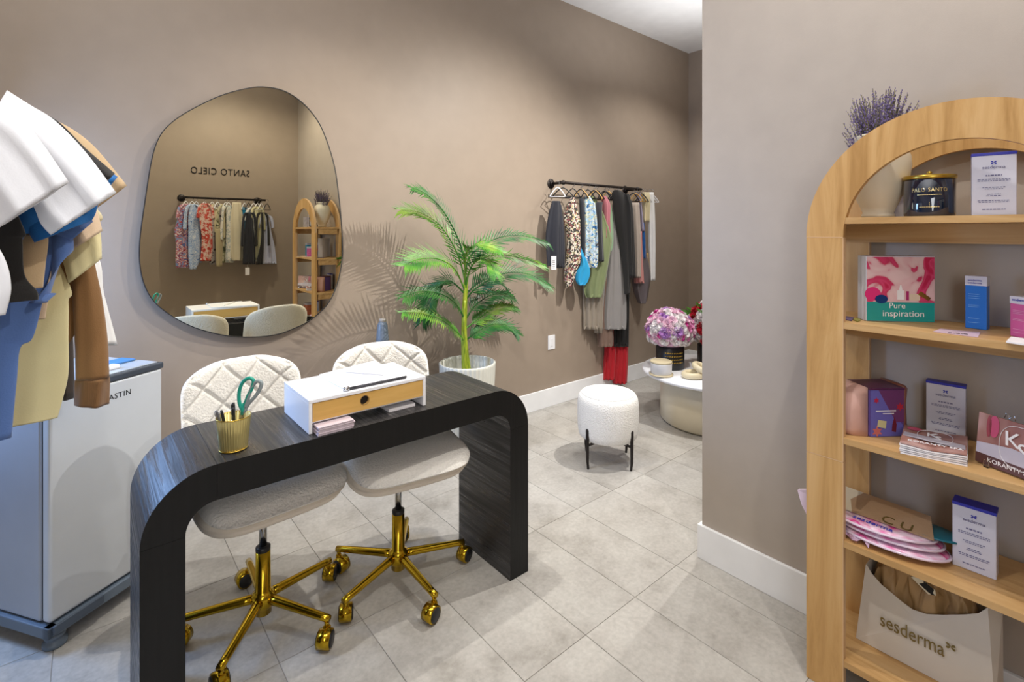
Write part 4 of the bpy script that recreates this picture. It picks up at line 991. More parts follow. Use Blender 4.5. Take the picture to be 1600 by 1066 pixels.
# pure inspiration gift box
o, Mx, wd = pbox('gift_box', 'pink marbled gift box reading Pure inspiration on the second shelf', 'box', (1353, 502), (1461, 504.5), SZ[1], .212, .05, CARTW)
gh = .212
m, nt, bb = base_mat('marbled pink'); vec = coords(nt, (1, 1, 1))
n1 = nt.nodes.new('ShaderNodeTexNoise'); n1.inputs['Scale'].default_value = 9; n1.inputs['Distortion'].default_value = 2.2; n1.inputs['Detail'].default_value = 1.5; nt.links.new(vec, n1.inputs[0])
cr = nt.nodes.new('ShaderNodeValToRGB'); e_ = cr.color_ramp.elements; e_[0].position = .36; e_[0].color = lin('#e6c6c8'); e_[1].position = .62; e_[1].color = lin('#c22250')
for p_, c_ in ((.47, '#e0b4ba'), (.50, '#c9345f'), (.56, '#d94a78')): k_ = e_.new(p_); k_.color = lin(c_)
nt.links.new(n1.outputs['Fac'], cr.inputs[0]); nt.links.new(cr.outputs[0], bb.inputs['Base Color']); bb.inputs['Roughness'].default_value = .3
decal(o, Mx, rect(.002, gh * .30, wd - .002, gh - .003), m, 'picture_panel')
decal(o, Mx, rect(.002, .002, wd - .002, gh * .30), M('teal print', '#1f9c98', .35), 'teal_band')
decal(o, Mx, ell(.02, gh * .42, .024, .022), M('hot pink', '#e0307c', .35), 'print', .0012)
decal(o, Mx, ell(.045, gh * .345, .019, .014), M('deep blue', '#173a78', .2), 'print', .0016)
decal(o, Mx, rect(.092, gh * .34, .112, gh * .48) + [], WHT, 'print', .0014); decal(o, Mx, [(.097, gh * .48), (.107, gh * .48), (.104, gh * .56), (.100, gh * .56)], WHT, 'print', .0014)
decal(o, Mx, rect(.118, gh * .33, .126, gh * .47), M('magenta print', '#a8246c', .4), 'print', .0014)
decal(o, Mx, rect(.128, gh * .33, .158, gh * .43), M('cream print', '#e0cdb8', .4), 'print', .0014)
decal(o, Mx, [(.152, gh * .42), (.182, gh * .33), (.19, gh * .37), (.160, gh * .47)], GOLDS, 'print', .0018)
dtext(o, Mx, 'Pure', wd * .45, gh * .245, .026, WHTP, .0024); dtext(o, Mx, 'inspiration', wd * .54, gh * .125, .0285, WHTP, .0024, xs=1.02)

# blue and pink cartons on the second shelf
for lb, nm, pl, pr, h, hexc, dp in (('tall bright blue carton with white top band on the second shelf', 'blue', (1508, 512.5), (1542, 516.5), .158, '#1f6cc4', .035), ('pink carton at the right edge of the second shelf', 'pink', (1578, 525), (1612, 532), .112, '#c95a98', .03)):
    o, Mx, wd = pbox('tall_carton', lb, 'box', pl, pr, SZ[1], h, dp, M('carton ' + nm, hexc, .35))
    MB().bbox((-.0005, -.0005, h * .82), (wd + .0005, dp + .0005, h + .0005), .001, Mx).build('white_top', CARTW, o)
    dtext(o, Mx, 'sesderma', wd * .45, h * .92, wd * .17, BLUEP); dtext(o, Mx, 'cosmetics' if False else 'sesderma', wd * .45, h * .87, wd * .17, BLUEP) if nm == 'blue' else None
    b = MB(); r = Mx.to_3x3(); n = -(r @ V(0, 1, 0))
    for f in (.66, .62, .58, .45, .42, .2, .12): b.prism([Mx @ V(wd * a, 0, h * c) + n * .0006 for a, c in ((.15, f - .006), (.15 + .5 * random.uniform(.6, 1), f - .006), (.7, f + .006), (.15, f + .006))], n * .0003)
    b.build('small_print', M('print pale ' + nm, '#6fa3dc' if nm == 'blue' else '#dc9cc0', .5), o)
# flat cards on second shelf
def flat(name, label, cat, pts, z, th, mat, e=.0006):
    P_ = [PZ(x, y, z) + V(0, 0, e) for x, y in pts]; return tag(MB().prism(P_, (0, 0, th)).build(name, mat), label, cat)
c1 = flat('sample_card', 'pink lettered card lying flat at the front of the second shelf', 'card', [(1458, 519), (1470, 514.5), (1532, 520.5), (1528, 528)], SZ[1], .0015, M('card pink', '#cdb4c4', .5))
A_, B_ = PZ(1472, 521, SZ[1]), PZ(1522, 524.5, SZ[1]); dr_ = (B_ - A_).normalized()
text_on('=-=-=', (A_ + B_) / 2 + V(0, 0, .0028), dr_, V(-dr_.y, dr_.x, 0), .017, 'lettering', BLKWOODF, c1, xs=1.1)
flat('sample_card', 'small purple card lying at the left end of the second shelf', 'card', [(1319, 500), (1322, 495.5), (1334, 497.5), (1331, 502.5)], SZ[1], .003, M('card purple', '#6a5a80', .5))
flat('sample_packet', 'small olive packet lying beside the purple card', 'packet', [(1333, 501), (1339, 498), (1345, 501.5), (1340, 504)], SZ[1], .004, M('olive packet', '#94903c', .4))
flat('business_card', 'white card lying at the foot of the pink carton', 'card', [(1572, 536), (1580, 528.5), (1612, 533), (1610, 542)], SZ[1], .004, WHTP)

# gift bag with purple print
o, Mx, wd = pbox('gift_bag', 'purple printed gift box with pale pink pouch side on the third shelf', 'gift', (1359, 683.5), (1413, 682), SZ[2], .155, .10, M('purple gift', '#5f4a94', .35), .004)
gh = .155
MB().bbox((-.002, -.002, gh - .004), (wd + .002, .102, gh + .0015), .002, Mx).build('plum_top', M('plum', '#54264c', .4), o)
decal(o, Mx, [(.002, .002), (wd - .002, .002), (wd - .002, gh * .2), (wd * .25, gh * .97), (.002, gh * .97)], M('blue violet', '#6b66b8', .35), 'print')
decal(o, Mx, [(wd * .25, gh * .97), (wd * .75, gh * .3), (wd - .002, gh * .3), (wd - .002, gh * .97)], M('plum print', '#6e3a6c', .35), 'print', .0012)
for x, z_, r_, c_ in ((.18, .76, .07, '#c22446'), (.86, .62, .10, '#b8283c'), (.2, .12, .13, '#d0706a')):
    pts = [(wd * x + wd * r_ * (1.25 if i % 2 else .6) * math.cos(i * PI / 6), gh * z_ + wd * r_ * (1.25 if i % 2 else .6) * math.sin(i * PI / 6)) for i in range(12)]
    decal(o, Mx, pts, M('maple ' + c_, c_, .4), 'print', .0018)
decal(o, Mx, [(wd * .2, gh * .22), (wd * .44, gh * .18), (wd * .47, gh * .33), (wd * .23, gh * .36)], M('pale gold print', '#d6cf9a', .4), 'print', .0022)
decal(o, Mx, [(wd * .62, gh * .12), (wd * .74, gh * .10), (wd * .76, gh * .26), (wd * .70, gh * .42), (wd * .64, gh * .26)], M('dark red print', '#6e1626', .4), 'print', .0022)
decal(o, Mx, rect(wd * .16, gh * .53, wd * .74, gh * .555), WHTP, 'small_print', .0024); decal(o, Mx, rect(wd * .36, gh * .48, wd * .68, gh * .495), WHTP, 'small_print', .0024)
PKB = M('pink pouch', '#d3a89c', .45, bump=.2, bscale=25)
b = MB()
zz_ = [(.0, .000), (.012, .004), (.155, .000), (.166, -.01)]
R = []
for f, (h_2, o_) in enumerate(((.0, -.055), (.02, -.068), (.08, -.064), (.135, -.05), (.157, -.02))):
    R.append([Mx @ V(x, y, h_2 + .0006) for x, y in ((-.003, .004), (o_ + .012, .016), (o_, .03), (o_, .085), (o_ + .012, .098), (-.003, .11))])
b.rings(R); b.build('pouch_side', PKB, o)
R = []
for h_2, o_ in ((.0, .012), (.03, .018), (.10, .014), (.15, .020), (.16, .012)):
    R.append([Mx @ V(wd + x, y, h_2 + .0006) for x, y in ((.003, .004), (o_, .01), (o_ + .004, .05), (o_, .095), (.003, .10))])
b = MB(); b.rings(R); b.build('pouch_edge', M('pouch brown', '#8a5648', .4), o)

# brochures
m, nt, bb = base_mat('brochure photo'); vec = coords(nt, (1, 1, 1)); n1 = nt.nodes.new('ShaderNodeTexNoise'); n1.inputs['Scale'].default_value = 7; n1.inputs['Distortion'].default_value = .8; nt.links.new(vec, n1.inputs[0])
cr = nt.nodes.new('ShaderNodeValToRGB'); e_ = cr.color_ramp.elements; e_[0].position = .35; e_[0].color = lin('#8a5850'); e_[1].position = .62; e_[1].color = lin('#c9a39c'); k_ = e_.new(.5); k_.color = lin('#a8786c')
nt.links.new(n1.outputs['Fac'], cr.inputs[0]); nt.links.new(cr.outputs[0], bb.inputs['Base Color']); bb.inputs['Roughness'].default_value = .25; BRO = m
LIP = M('lip print', '#c2476a', .3); BROD = M('brochure dark', '#5a3a38', .3); BROW = M('brochure white', '#bdb6c2', .3)
q = [PZ(x, y, SZ[2]) for x, y in ((1406, 709), (1413, 681), (1512, 700), (1511, 730))]
def ring_tube(parent, c, r, u, a, b_, mat, rad=.0007, name='logo_ring', p=2.6):
    pts = [c + r * (a * math.copysign(abs(math.cos(t)) ** (2 / p), math.cos(t))) + u * (b_ * math.copysign(abs(math.sin(t)) ** (2 / p), math.sin(t))) for t in [2 * PI * i / 36 for i in range(36)]]
    return MB().tube(pts, rad, 5, closed=True).build(name, mat, parent)
GB = 'brochures stacked on the third shelf'
for k in range(6):
    zz = SZ[2] + .0008 + k * .0062; j = V(random.uniform(-.003, .003), random.uniform(-.003, .003), 0)
    if k == 5: j = V(0, 0, 0)
    P_ = [V(p.x, p.y, zz) + j for p in q]
    # slightly bowed pages
    N_ = 8; b = MB(); top = []; 
    for i in range(N_ + 1):
        f = i / N_; sag = .006 * (math.cos(f * 2 * PI) - 1) / 2 * (k / 5)
        top.append((P_[0].lerp(P_[3], f) + V(0, 0, sag), P_[1].lerp(P_[2], f) + V(0, 0, sag)))
    vs = [p for a in top for p in a] + [p + V(0, 0, .0035) for a in top for p in a]; n2 = 2 * (N_ + 1)
    fs = []
    for i in range(N_):
        a = 2 * i; fs += [(a, a + 2, a + 3, a + 1), (n2 + a, n2 + a + 1, n2 + a + 3, n2 + a + 2), (a, n2 + a, n2 + a + 2, a + 2), (a + 1, a + 3, n2 + a + 3, n2 + a + 1)]
    fs += [(0, 1, n2 + 1, n2), (n2 - 2, 2 * n2 - 2, 2 * n2 - 1, n2 - 1)]
    b.add(vs, fs); bo = b.build('brochure', BRO if k == 5 else WHTP)
    tag(bo, 'top brochure of the flat stack, reading KORANTY SPA' if k == 5 else ['lowest', 'second from lowest', 'third from lowest', 'third from top', 'second from top', ''][k] + ' white edged brochure in the flat stack on the third shelf', 'brochure', GB)
    if k == 5:
        r_ = (P_[3] - P_[0]).normalized(); u_ = (P_[1] - P_[0]).normalized(); cc = (P_[0] + P_[2]) / 2; L_ = (P_[3] - P_[0]).length; Hh = (P_[1] - P_[0]).length
        zt = V(0, 0, .0042)
        def loc2(a, c): return P_[0] + r_ * L_ * a + u_ * Hh * c + zt
        MB().prism([loc2(.02, .38), loc2(.98, .20), loc2(.98, .42), loc2(.3, .55), loc2(.02, .60)], (0, 0, .0003)).build('print', BROW, bo)
        MB().prism([loc2(.06 + .12 + .12 * math.cos(t), .85 + .09 * math.sin(t)) for t in [2 * PI * i / 16 for i in range(16)]], (0, 0, .0004)).build('print', LIP, bo)
        text_on('KORANTY SPA', loc2(.53, .17), r_, u_, .019, 'lettering', WHTP, bo, xs=1.0)
        text_on('K', loc2(.48, .66), r_, u_, .048, 'lettering', WHTP, bo); text_on('S', loc2(.56, .54), r_, u_, .048, 'lettering', WHTP, bo)
        ring_tube(bo, loc2(.52, .60) , r_, u_, .042, Hh * .30, WHTP)
# standing brochure in clear holder
A, B = PZ(1523, 722, SZ[2]), PZ(1610, 756, SZ[2]); r_ = (B - A).normalized(); wd = .21; n = V(-r_.y, r_.x, 0)
if n.x < 0: n = -n
tl = .012; Mx = Matrix(((r_.x, n.x, n.x * .12, A.x), (r_.y, n.y, n.y * .12, A.y), (0, 0, 1, SZ[2] + .001), (0, 0, 0, 1)))
bo = thing('brochure', 'upright brochure with large KS monogram leaning in a clear stand on the third shelf', 'brochure', A)
gh = .142
MB().bbox((0, 0, .004), (wd, .004, gh), .0008, Mx).build('cover', BRO, bo)
decal(bo, Mx, rect(.001, .005, wd - .001, gh * .22), BROD, 'print'); decal(bo, Mx, [(.001, gh * .22), (wd, gh * .22), (wd, gh * .40), (wd * .4, gh * .50), (.001, gh * .42)], BROW, 'print')
decal(bo, Mx, ell(.040, gh * .80, .012, .030, 20, 0), LIP, 'print', .0010); decal(bo, Mx, ell(.028, gh * .78, .006, .030), M('lip shade', '#9c3a40', .3), 'print', .0010)
dtext(bo, Mx, 'K', wd * .40, gh * .64, .062, WHTP, .0016); dtext(bo, Mx, 'S', wd * .52, gh * .48, .062, WHTP, .0016); dtext(bo, Mx, 'KORANTY SPA', .030, gh * .13, .0165, WHTP, .0016, align='LEFT')
rr_ = Mx.to_3x3(); ring_tube(bo, Mx @ V(wd * .5, -.0016, gh * .54), rr_ @ V(1, 0, 0), (rr_ @ V(0, 0, 1)).normalized(), wd * .24, gh * .40, WHTP)
ACR = M('clear acrylic', '#ffffff', .03, trans=1, ior=1.45, var=.001)
hs = thing('brochure_stand', 'clear acrylic clip stand holding the upright KS brochure', 'stand', A)
for x in (.028, .17):
    MB().bbox((x, -.012, .0005), (x + .012, .05, .003), .0008, Mx).bbox((x, -.012, .003), (x + .012, -.009, .02), .0008, Mx).build('clip', ACR, hs)
MB().tube([Mx @ V(x, .010, z_) for x, z_ in ((.055, gh), (.058, gh + .014), (.064, gh + .014), (.066, gh), (.072, gh + .012), (.078, gh + .012), (.080, gh))], .001, 5).build('wire_loop', CHROME, hs)

# fourth shelf: plastic packs and kraft envelope
PKC = pattern('pink pack', ['#d94f96', '#e58ab8', '#ead3e2', '#cf2f80', '#e7b9d2'], 6.5, rough=.12, dist=.4, hard=False)
def disc_pack(name, label, c, ax, ay, th, tiltx, mat, ang):
    n = 40; R = []; Mx = Matrix.Translation(c) @ Matrix.Rotation(ang, 4, 'Z') @ Matrix.Rotation(tiltx, 4, 'X')
    for z_, s_ in ((0, .93), (.15, 1), (.85, 1), (1, .93)):
        R.append([Mx @ V(ax * s_ * math.cos(2 * PI * i / n), ay * s_ * math.sin(2 * PI * i / n), z_ * th) for i in range(n)])
    o = MB().rings(R).build(name, mat); return tag(o, label, 'plastic pouch', 'pink pouches on the fourth shelf')
c_ = V(1.965, .470, SZ[3] + .008)
CLR = M('plastic film', '#f0e4ee', .08, trans=.85, ior=1.1, var=.001)
ds = []
for k, lb in enumerate(('lowest round pink plastic pouch on the fourth shelf', 'second round pink plastic pouch, just under the lettered one', 'uppermost round pink pouch with blue lettering on the fourth shelf')):
    o = disc_pack('plastic_pouch', lb, c_ + V(.008 * (k % 2), .010 * k, .019 * k), .155 - .006 * k, .095, .014, .06, PKC, PI / 2 + .04 * k)
    ds.append(o)
    Mx = Matrix.Translation(c_ + V(.008 * (k % 2), .010 * k, .019 * k + .007)) @ Matrix.Rotation(PI / 2 + .04 * k, 4, 'Z') @ Matrix.Rotation(.06, 4, 'X')
    MB().tube([Mx @ V((.158 - .006 * k) * math.cos(2 * PI * i / 40), .098 * math.sin(2 * PI * i / 40), 0) for i in range(40)], .0042, 6, closed=True).build('sealed_rim', M('pouch rim', '#e3cfe0', .15), o)
top_ = c_ + V(0, .02, .056)
text_on('sesderma', top_ + V(-.066, .0, .004), (0, -1, 0), (1, .0, 0), .028, 'lettering', BLUEP, ds[2])
# clear film wrinkled around, sticking out to the left of the upright
def film(pts, name, label, mat, cat='plastic film', th=.0012):
    P_ = [Vector(p) for p in pts]; o = MB(); 
    return o
N1, N2 = 14, 6; b = MB(); vs = []; 
for i in range(N1 + 1):
    for j in range(N2 + 1):
        y = .640 - .15 * i / N1; x = 1.850 + .04 * j / N2 + .006 * math.sin(i * 1.7 + j); z = SZ[3] + .004 + .014 * abs(math.sin(i * .9 + j * 1.3)) + .012 * (j / N2) + (.05 * (1 - i / 2) if i < 2 else 0) * (.6 + .4 * math.sin(j * 2))
        if j == 0: z -= .0; x -= .004
        vs.append(V(x, y, z))
fs = [(i * (N2 + 1) + j, i * (N2 + 1) + j + 1, (i + 1) * (N2 + 1) + j + 1, (i + 1) * (N2 + 1) + j) for i in range(N1) for j in range(N2)]
vs2 = [p + V(0, 0, .0008) for p in vs]; b.add(vs, fs); b.add(vs2, fs)
FILM = M('crumpled film', '#e9cbe0', .12, trans=.55, ior=1.15, var=.001)
# keep it inside the uprights: shift inwards
for p in b.v: p.x += .018
fo = b.build('plastic_wrap', FILM); tag(fo, 'crumpled clear pinkish plastic wrap along the front of the fourth shelf', 'plastic wrap')
pf = PX(1256, 775, 1.885)
tri = [PX(1246, 766, 1.90), PX(1258, 766, 1.90), PX(1300, 790, 1.91), PX(1300, 830, 1.91), PX(1262, 808, 1.90), PX(1252, 788, 1.90)]
MB().prism(tri, (.014, 0, 0)).build('pouch_corner', M('pouch rim', '#e3cfe0', .15), fo)
# kraft envelope with cream flap
KR = M('kraft paper', '#a58768', .8, bump=.15, bscale=60); CRP = M('cream paper', '#cfc3aa', .7)
def zq(x, y, X): return PX(1240 + x * .2439, 560 + y * .2439, X)
env = thing('kraft_envelope', 'brown kraft envelope with cream flap lying on the pink pouches', 'envelope', (1.98, .5, SZ[3] + .07))
E0 = SZ[3] + .065
q1, q2, q3, q4 = V(1.925, .645, E0 + .0), V(2.03, .645, E0 + .03), V(2.03, .37, E0 + .025), V(1.935, .345, E0 + .0)
def lerp4(a, c): return q1.lerp(q4, a).lerp(q2.lerp(q3, a), c)
MB().prism([lerp4(.30, -.0), lerp4(1, 0), lerp4(1, 1), lerp4(.35, 1), lerp4(.25, .5)], (0, 0, .004)).build('kraft_body', KR, env)
MB().prism([lerp4(-.0, 0), lerp4(.30, 0), lerp4(.25, .5), lerp4(.35, 1), lerp4(-.0, 1)], (0, 0, .0042)).build('cream_flap', CRP, env)
text_on('C', lerp4(.62, .12) + V(0, 0, .005), (0, -1, 0), (1, 0, .2), .05, 'lettering', TXTG, env); text_on('U', lerp4(.78, .12) + V(0, 0, .005), (0, -1, 0), (1, 0, .2), .05, 'lettering', TXTG, env)
td = disc_pack('round_booklet', 'x', V(2.0, .37, SZ[3] + .060), .085, .06, .006, .1, M('teal booklet', '#14697c', .3), PI / 2); tag(td, 'dark teal oval pouch showing under the kraft envelope', 'plastic pouch')

# bottom shelf: paper carrier bag
A, B = PX(1338, 989, 1.985), PX(1554, 1107, 1.985); A.z = B.z = SZ[4] + .001
TL, TR = PX(1353.5, 881, 2.00), PX(1540, 950, 2.00)
bag = thing('paper_carrier_bag', 'white paper carrier bag reading sesderma on the bottom shelf', 'bag', ((A.x + .05), (A.y + B.y) / 2, A.z))
BAGM = M('bag paper', '#cfc8be', .4, bump=.03, bscale=12)
cur = [zq(465, 1320, 2.00)]
def zb(x, y, X=2.0): return PX(1240 + x * .2439, 806 + y * .2439, X)
front = [A, B, zb(1240, 590), zb(1185, 626), zb(1100, 634), zb(960, 636), zb(850, 632), zb(760, 600), zb(700, 556), zb(640, 505), zb(560, 440), zb(500, 370), zb(466, 312)]
dz = V(.10, 0, 0)
MB().prism(front, (.0015, 0, 0)).build('front_panel', BAGM, bag)
bk = [A + dz, B + dz, V(TR.x + .085, TR.y - .01, TR.z + .02), V(TL.x + .085, TL.y, TR.z + .035)]
MB().prism(bk, (.0015, 0, 0)).build('back_panel', BAGM, bag)
sR = [B, B + dz * .5 + V(0, -.012, 0), B + dz, bk[2], V(TR.x + .045, TR.y - .03, TR.z + .01), zb(1240, 590)]
MB().prism(sR[:2] + [sR[4], sR[5]], (0, -.0015, 0)).prism(sR[1:5], (0, -.0015, 0)).build('side_gusset', BAGM, bag)
sL = [A, A + dz * .5 + V(0, .0, 0), A + dz, bk[3], V(TL.x + .045, TL.y - .008, TL.z + .01), zb(466, 312)]
MB().prism(sL[:2] + [sL[4], sL[5]], (0, .0015, 0)).prism(sL[1:5], (0, .0015, 0)).build('side_gusset', BAGM, bag)
rv = (B - A); Lb = rv.length; rv.normalize()
Mb = Matrix(((rv.x, -rv.y if -rv.y > 0 else rv.y, 0, A.x), (rv.y, rv.x, 0, A.y), (0, 0, 1, A.z), (0, 0, 0, 1)))
def onb(x, y): p = zb(x, y, 1.992); return p
tx0, tx1 = zb(545, 640, 1.993), zb(985, 870, 1.993); 
tdir = V(0, -1, 0); zc = (zb(545, 650, 1.993).z + zb(980, 860, 1.993).z) / 2
BG = M('bag gold print', '#7a6a3a', .3, .5)
text_on('sesderma', V(1.9845, (tx0.y + tx1.y) / 2, zc), tdir, (0, 0, 1), .062, 'lettering', BG, bag, xs=(tx0.y - tx1.y) / .062 / 4.05)
ep = zb(1010, 832, 1.993); Me = Matrix(((0, 1, 0, 1.9855), (-1, 0, 0, 0), (0, 0, 1, 0), (0, 0, 0, 1)))
bfly(bag, Me, -ep.y, ep.z, .012, BG, .0)
# crumpled brown tissue in the bag
b = MB(); nu, nv = 90, 34; vs = []
for j in range(nv + 1):
    for i in range(nu + 1):
        f, g = i / nu, j / nv; y = (TL.y - .012) + (TR.y + .03 - TL.y + .0) * f; x = 2.008 + .07 * g
        edge = math.sin(PI * min(1, max(0, f))) ** .5 if True else 1
        z = TR.z - .17 + .22 * (math.sin(PI * g) ** .6) * (.45 + .55 * edge) - .035 * abs(mnoise.noise(V(f * 7, g * 4, 3))) + .028 * abs(mnoise.noise(V(f * 13, g * 6, 9))) - .02 * abs(mnoise.noise(V(f * 24, g * 11, 1)))
        x += .03 * mnoise.noise(V(f * 9, g * 5, 20)); z += .035 * mnoise.noise(V(f * 5, g * 3, 40)); y += .02 * mnoise.noise(V(f * 8, g * 8, 60)) * math.sin(PI * f)
        vs.append(V(max(x, 2.006), y, min(z, SZ[3] - .024)))
fs = [(j * (nu + 1) + i, j * (nu + 1) + i + 1, (j + 1) * (nu + 1) + i + 1, (j + 1) * (nu + 1) + i) for j in range(nv) for i in range(nu)]
b.add(vs, fs, True); cl = b.build('folded_cloth', M('bronze cloth', '#a5855a', .5, bump=.1, bscale=40), fix=False); tag(cl, 'crumpled bronze brown fabric stuffed in the white carrier bag', 'fabric')
lp = [zb(750, 395, 1.998), zb(790, 388, 1.998), zb(905, 480, 2.0), zb(912, 515, 2.0), zb(860, 505, 1.998)]
MB().prism([p + V(.002, 0, 0) for p in lp], (.004, 0, 0)).build('black_label', pattern('label black white', ['#14110d', '#d8cdb0', '#1c1712'], 60, kind='wave'), cl)
# dark pouch and kraft box right of the bag (bottom right corner)
o, Mx, wd = pbox('small_carton', 'small white and brown carton beside the carrier bag', 'box', ((2.03, .10), None), ((2.03, .03), None), SZ[4], .05, .06, M('mixed carton', '#b89a86', .6))
# cartons further along the shelves (right half, seen in the mirror)
for k, (y, z, w2, h2, d2, hx, lb) in enumerate(((.06, SZ[1], .05, .15, .05, '#3aa7c9', 'turquoise carton at the far end of the second shelf'),
      (.05, SZ[2], .10, .13, .08, '#b86a9a', 'magenta patterned gift carton at the far end of the third shelf'), (.06, SZ[0], .12, .12, .06, '#d0d0da', 'plain white carton at the far end of the top shelf'),
      (.05, SZ[3], .10, .14, .08, '#cf7a5a', 'orange pink carton at the far end of the fourth shelf'))):
    o, Mx, wd = pbox('carton', lb, 'box', ((1.96, y), None), ((1.96, y - w2), None), z, h2, d2, M('far carton %d' % k, hx, .4, var=.25, vscale=30))
    MB().bbox((-.0005, -.0005, h2 * .86), (wd + .0005, d2 + .0005, h2 + .0006), .001, Mx).build('lid_band', CARTW, o)

# ============================================================ things on the desk
OX0, OX1, OY0, OY1, OZ0, OZ1 = .556, .996, 1.703, 1.975, DH + .0008, .941
org = thing('desk_organizer', 'white desktop organizer with one bamboo drawer on the black desk', 'organizer', ((OX0 + OX1) / 2, (OY0 + OY1) / 2, OZ0))
MB().bbox((OX0, OY0, OZ1 - .012), (OX1, OY1, OZ1), .0015).build('top_panel', WHT, org)
for x in (OX0, OX1 - .012): MB().bbox((x, OY0, OZ0), (x + .012, OY1, OZ1 - .0121), .0015).build('side_panel', WHT, org)
MB().box((OX0 + .012, OY0 + .006, .862), (OX1 - .012, OY1 - .002, .866)).build('middle_shelf', WHT, org)
MB().bbox((OX0 + .0125, OY1 - .014, .8665), (OX1 - .0125, OY1 - .002, OZ1 - .0125), .001).build('back_panel', BAMB, org)
# drawer front with a round finger hole
cxd, czd, rh = .750, .9005, .0165; yD0, yD1 = OY0 + .002, OY0 + .014
x0, x1, z0, z1 = OX0 + .0135, OX1 - .0135, .867, OZ1 - .0135
b = MB(); n = 32; out = []; inn = []
ANG = sorted([2 * PI * i / n + .01 for i in range(n)] + [math.atan2(cz_ - czd, cx_ - cxd) % (2 * PI) for cx_, cz_ in ((x0, z0), (x0, z1), (x1, z0), (x1, z1))])
for a in ANG:
    dx, dz_ = math.cos(a), math.sin(a)
    t = min(((x1 - cxd) / dx if dx > 1e-6 else 1e9), ((x0 - cxd) / dx if dx < -1e-6 else 1e9), ((z1 - czd) / dz_ if dz_ > 1e-6 else 1e9), ((z0 - czd) / dz_ if dz_ < -1e-6 else 1e9))
    out.append((cxd + dx * t, czd + dz_ * t)); inn.append((cxd + dx * rh, czd + dz_ * rh))
def corner_fix(o_):
    for cx_, cz_ in ((x0, z0), (x0, z1), (x1, z0), (x1, z1)):
        k = min(range(n), key=lambda i: (o_[i][0] - cx_) ** 2 + (o_[i][1] - cz_) ** 2); o_[k] = (cx_, cz_)
R = [[V(x, yD1, z) for x, z in out], [V(x, yD0, z) for x, z in out], [V(x, yD0, z) for x, z in inn], [V(x, yD1, z) for x, z in inn]]; R.append(R[0])
b.rings(R, False, False, smooth=False); drw = b.build('drawer', BAMB, org)
MB().box((x0 + .004, yD1 + .0005, z0 + .002), (x1 - .004, yD1 + .003, z1 - .002)).build('drawer_inner', BLK, drw)
MB().tube([V(cxd + rh * math.cos(2 * PI * i / 24), yD0 - .0002, czd + rh * math.sin(2 * PI * i / 24)) for i in range(24)], .0009, 5, closed=True).build('hole_ring', M('hole ring', '#8a6a3a', .5), drw)
# tablet
ZT = OZ1 + .0006
tq = [_PZ(x, y, ZT) for x, y in ((540, 610.5), (634, 591), (585, 566), (499, 588))]
tb = thing('tablet', 'white tablet in a folio with a dark spine lying on the organizer', 'tablet', (tq[0] + tq[2]) / 2)
MB().prism(tq, (0, 0, .007)).build('cover', WHT, tb)
e0, e1 = tq[0] + V(0, -.004, .006), tq[1] + V(0, -.004, .006)
MB().tube([e0, e1], .0045, 10).build('spine', M('spine grey', '#4a4a50', .25, .6), tb)
b = MB(); dd_ = (e1 - e0).normalized(); 
MB().tube([e0 - dd_ * .008, e0 + dd_ * .010], .0078, 14).build('hinge_ring', CHROME, tb)
s0, s1 = _PZ(538, 580, ZT + .012), _PZ(599, 584.5, ZT + .012)
stl = tag(MB().tube([s0, s0.lerp(s1, .06), s1], [.002, .0042, .0042], 10).build('stylus', WHT), 'white stylus pen lying on the white tablet', 'stylus')
stl.location.z = ZT + .0074
P_ = [_PZ(x, y, ZT) for x, y in ((604, 583), (621, 580), (609, 572), (590, 574.5))]
# card block placed behind the tablet on the organizer top
cb = tag(MB().bbox((.83, 1.885, ZT), (.93, 1.955, ZT + .005), .001, None).build('white_card_box', WHT), 'small flat white box at the back of the organizer top', 'box')
# paper stacks under the organizer
GP = 'papers under the organizer'
for k in range(9):
    jx, jy = random.uniform(-.003, .003), random.uniform(-.003, .003); z = OZ0 + k * .0032
    o = MB().bbox((.576 + jx, 1.668 + jy, z), (.696 + jx, 1.80 + jy, z + .0026), .0004, seg=1).build('paper_booklet', M('booklet paper', '#cfc0c8', .6))
    tag(o, ['lowest', 'second lowest', 'third lowest', 'fourth lowest', 'middle', 'fourth from top', 'third from top', 'second from top', ''][k] + ' pinkish booklet stacked under the left half of the organizer' if k < 8 else 'top booklet of the stack under the organizer\'s left half', 'booklet', GP)
o = MB().bbox((.85, 1.72, OZ0), (.96, 1.85, OZ0 + .012), .001).build('note_pad', WHTP); tag(o, 'white note pad under the right half of the organizer', 'note pad')
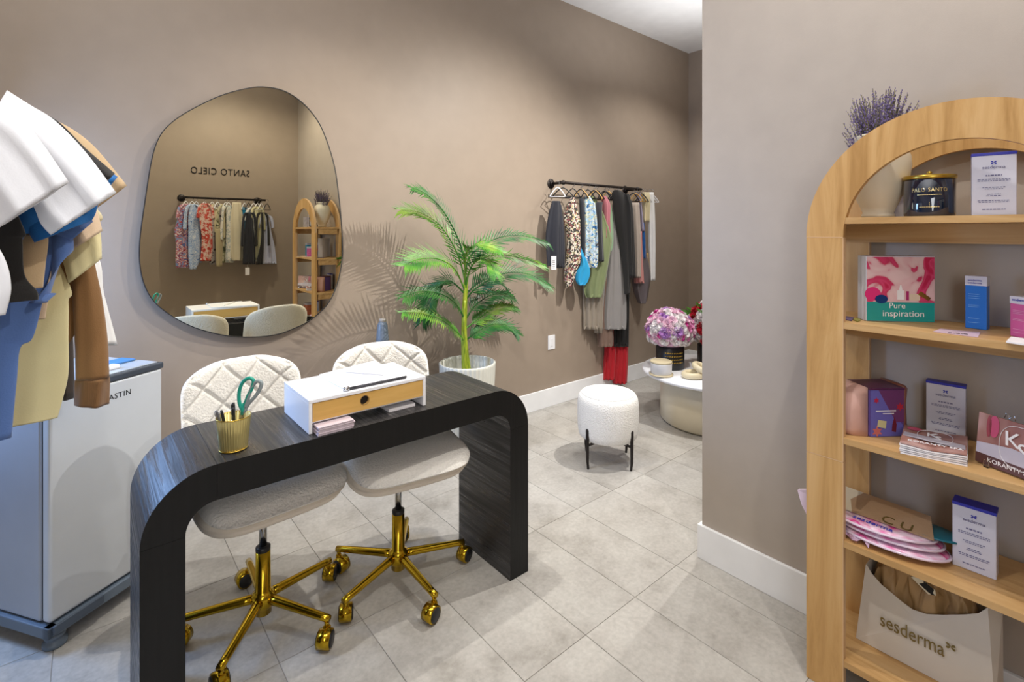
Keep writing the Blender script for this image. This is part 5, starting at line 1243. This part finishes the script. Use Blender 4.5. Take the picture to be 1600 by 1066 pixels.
# pen cup
cc = V(.3435, 1.745, DH + .0008)
pcup = thing('pen_cup', 'ribbed gold pen cup on the left end of the desk', 'pen cup', cc)
MB().lathe([(.036, 0), (.038, .002), (.047, .097), (.048, .100), (.046, .100), (.036, .004), (.0, .004)], cc, 144, cap1=False, rib=.022, nr=36).build('cup', M('cup gold', '#dccb86', .18, .6), pcup)
MB().tube([cc + V(.0475 * math.cos(2 * PI * i / 40), .0475 * math.sin(2 * PI * i / 40), .100) for i in range(40)], .0016, 6, closed=True).build('rim', GOLDS, pcup)
MB().tube([cc + V(.0385 * math.cos(2 * PI * i / 40), .0385 * math.sin(2 * PI * i / 40), .003) for i in range(40)], .002, 6, closed=True).build('base_ring', GOLDS, pcup)
def pen(label, dx, dy, tx, ty, L_, m1, m2, r=.0042):
    p0 = cc + V(dx, dy, .008); d = V(tx, ty, 1).normalized(); o = thing('pen', label, 'pen', p0)
    MB().tube([p0, p0 + d * .006, p0 + d * L_ * .93, p0 + d * L_], [.001, r, r, r * .7], 10).build('barrel', m1, o)
    q = p0 + d * L_ * .98
    s_ = d.cross(V(0, 1, 0)).normalized(); MB().tube([q, q + s_ * .006, q + s_ * .006 - d * .035], .0012, 5).build('clip', m2, o)
pen('black pen with silver clip leaning left in the gold cup', -.012, -.010, -.20, -.05, .125, BLK, CHROME)
pen('dark pen leaning forward in the gold cup', .000, -.012, -.05, -.12, .128, BLK, CHROME)
pen('grey pen at the left rim of the gold cup', -.016, .004, -.25, .08, .120, M('pen grey', '#6f6f74', .3, .5), CHROME)
pen('black capped pen upright in the middle of the gold cup', .004, .004, -.02, .06, .130, BLK, BLK, .005)
pen('yellow pen low in the gold cup', .010, -.016, -.12, -.08, .085, M('pen yellow', '#d9b92a', .35), GOLDS)
# scissors
sc0 = cc + V(.014, .002, .012)
sci = thing('scissors', 'teal handled scissors standing upright in the gold cup', 'scissors', sc0)
def spx(px, py): return PD(px, py, 1.545)
TEAL = M('teal plastic', '#1f9c88', .35); TEALD = M('grey plastic grip', '#8f9a9c', .4)
piv = spx(378, 648)
for s_ in (-1, 1):
    tip = sc0 + V(.004 * s_, .001 * s_, 0); t_ = Tc
    MB().prism([piv + t_ * .007 * s_ + Nc * .0012 * s_, piv - t_ * .002 * s_ + Nc * .0012 * s_, tip, tip + t_ * .001], Nc * .0012 * s_).build('blade', CHROME, sci)
def loop(pts, m_, name='handle'):
    p = spline([spx(x, y) for x, y in pts], 6, True); return MB().tube(p, .0056, 8, closed=True).build(name, m_, sci)
loop([(379, 640), (374, 628), (374, 612), (379, 598), (389, 591), (396, 595), (394, 606), (388, 618), (384, 628)], TEAL)
loop([(384, 636), (391, 628), (400, 618), (407, 606), (408, 598), (401, 596), (394, 605), (389, 618)], TEALD)
MB().tube([piv, spx(380, 640), spx(381, 630)], [.005, .0075, .004], 8).build('handle', TEAL, sci)
MB().tube([piv, spx(384, 640), spx(387, 630)], [.004, .0055, .003], 8).build('handle', TEALD, sci)
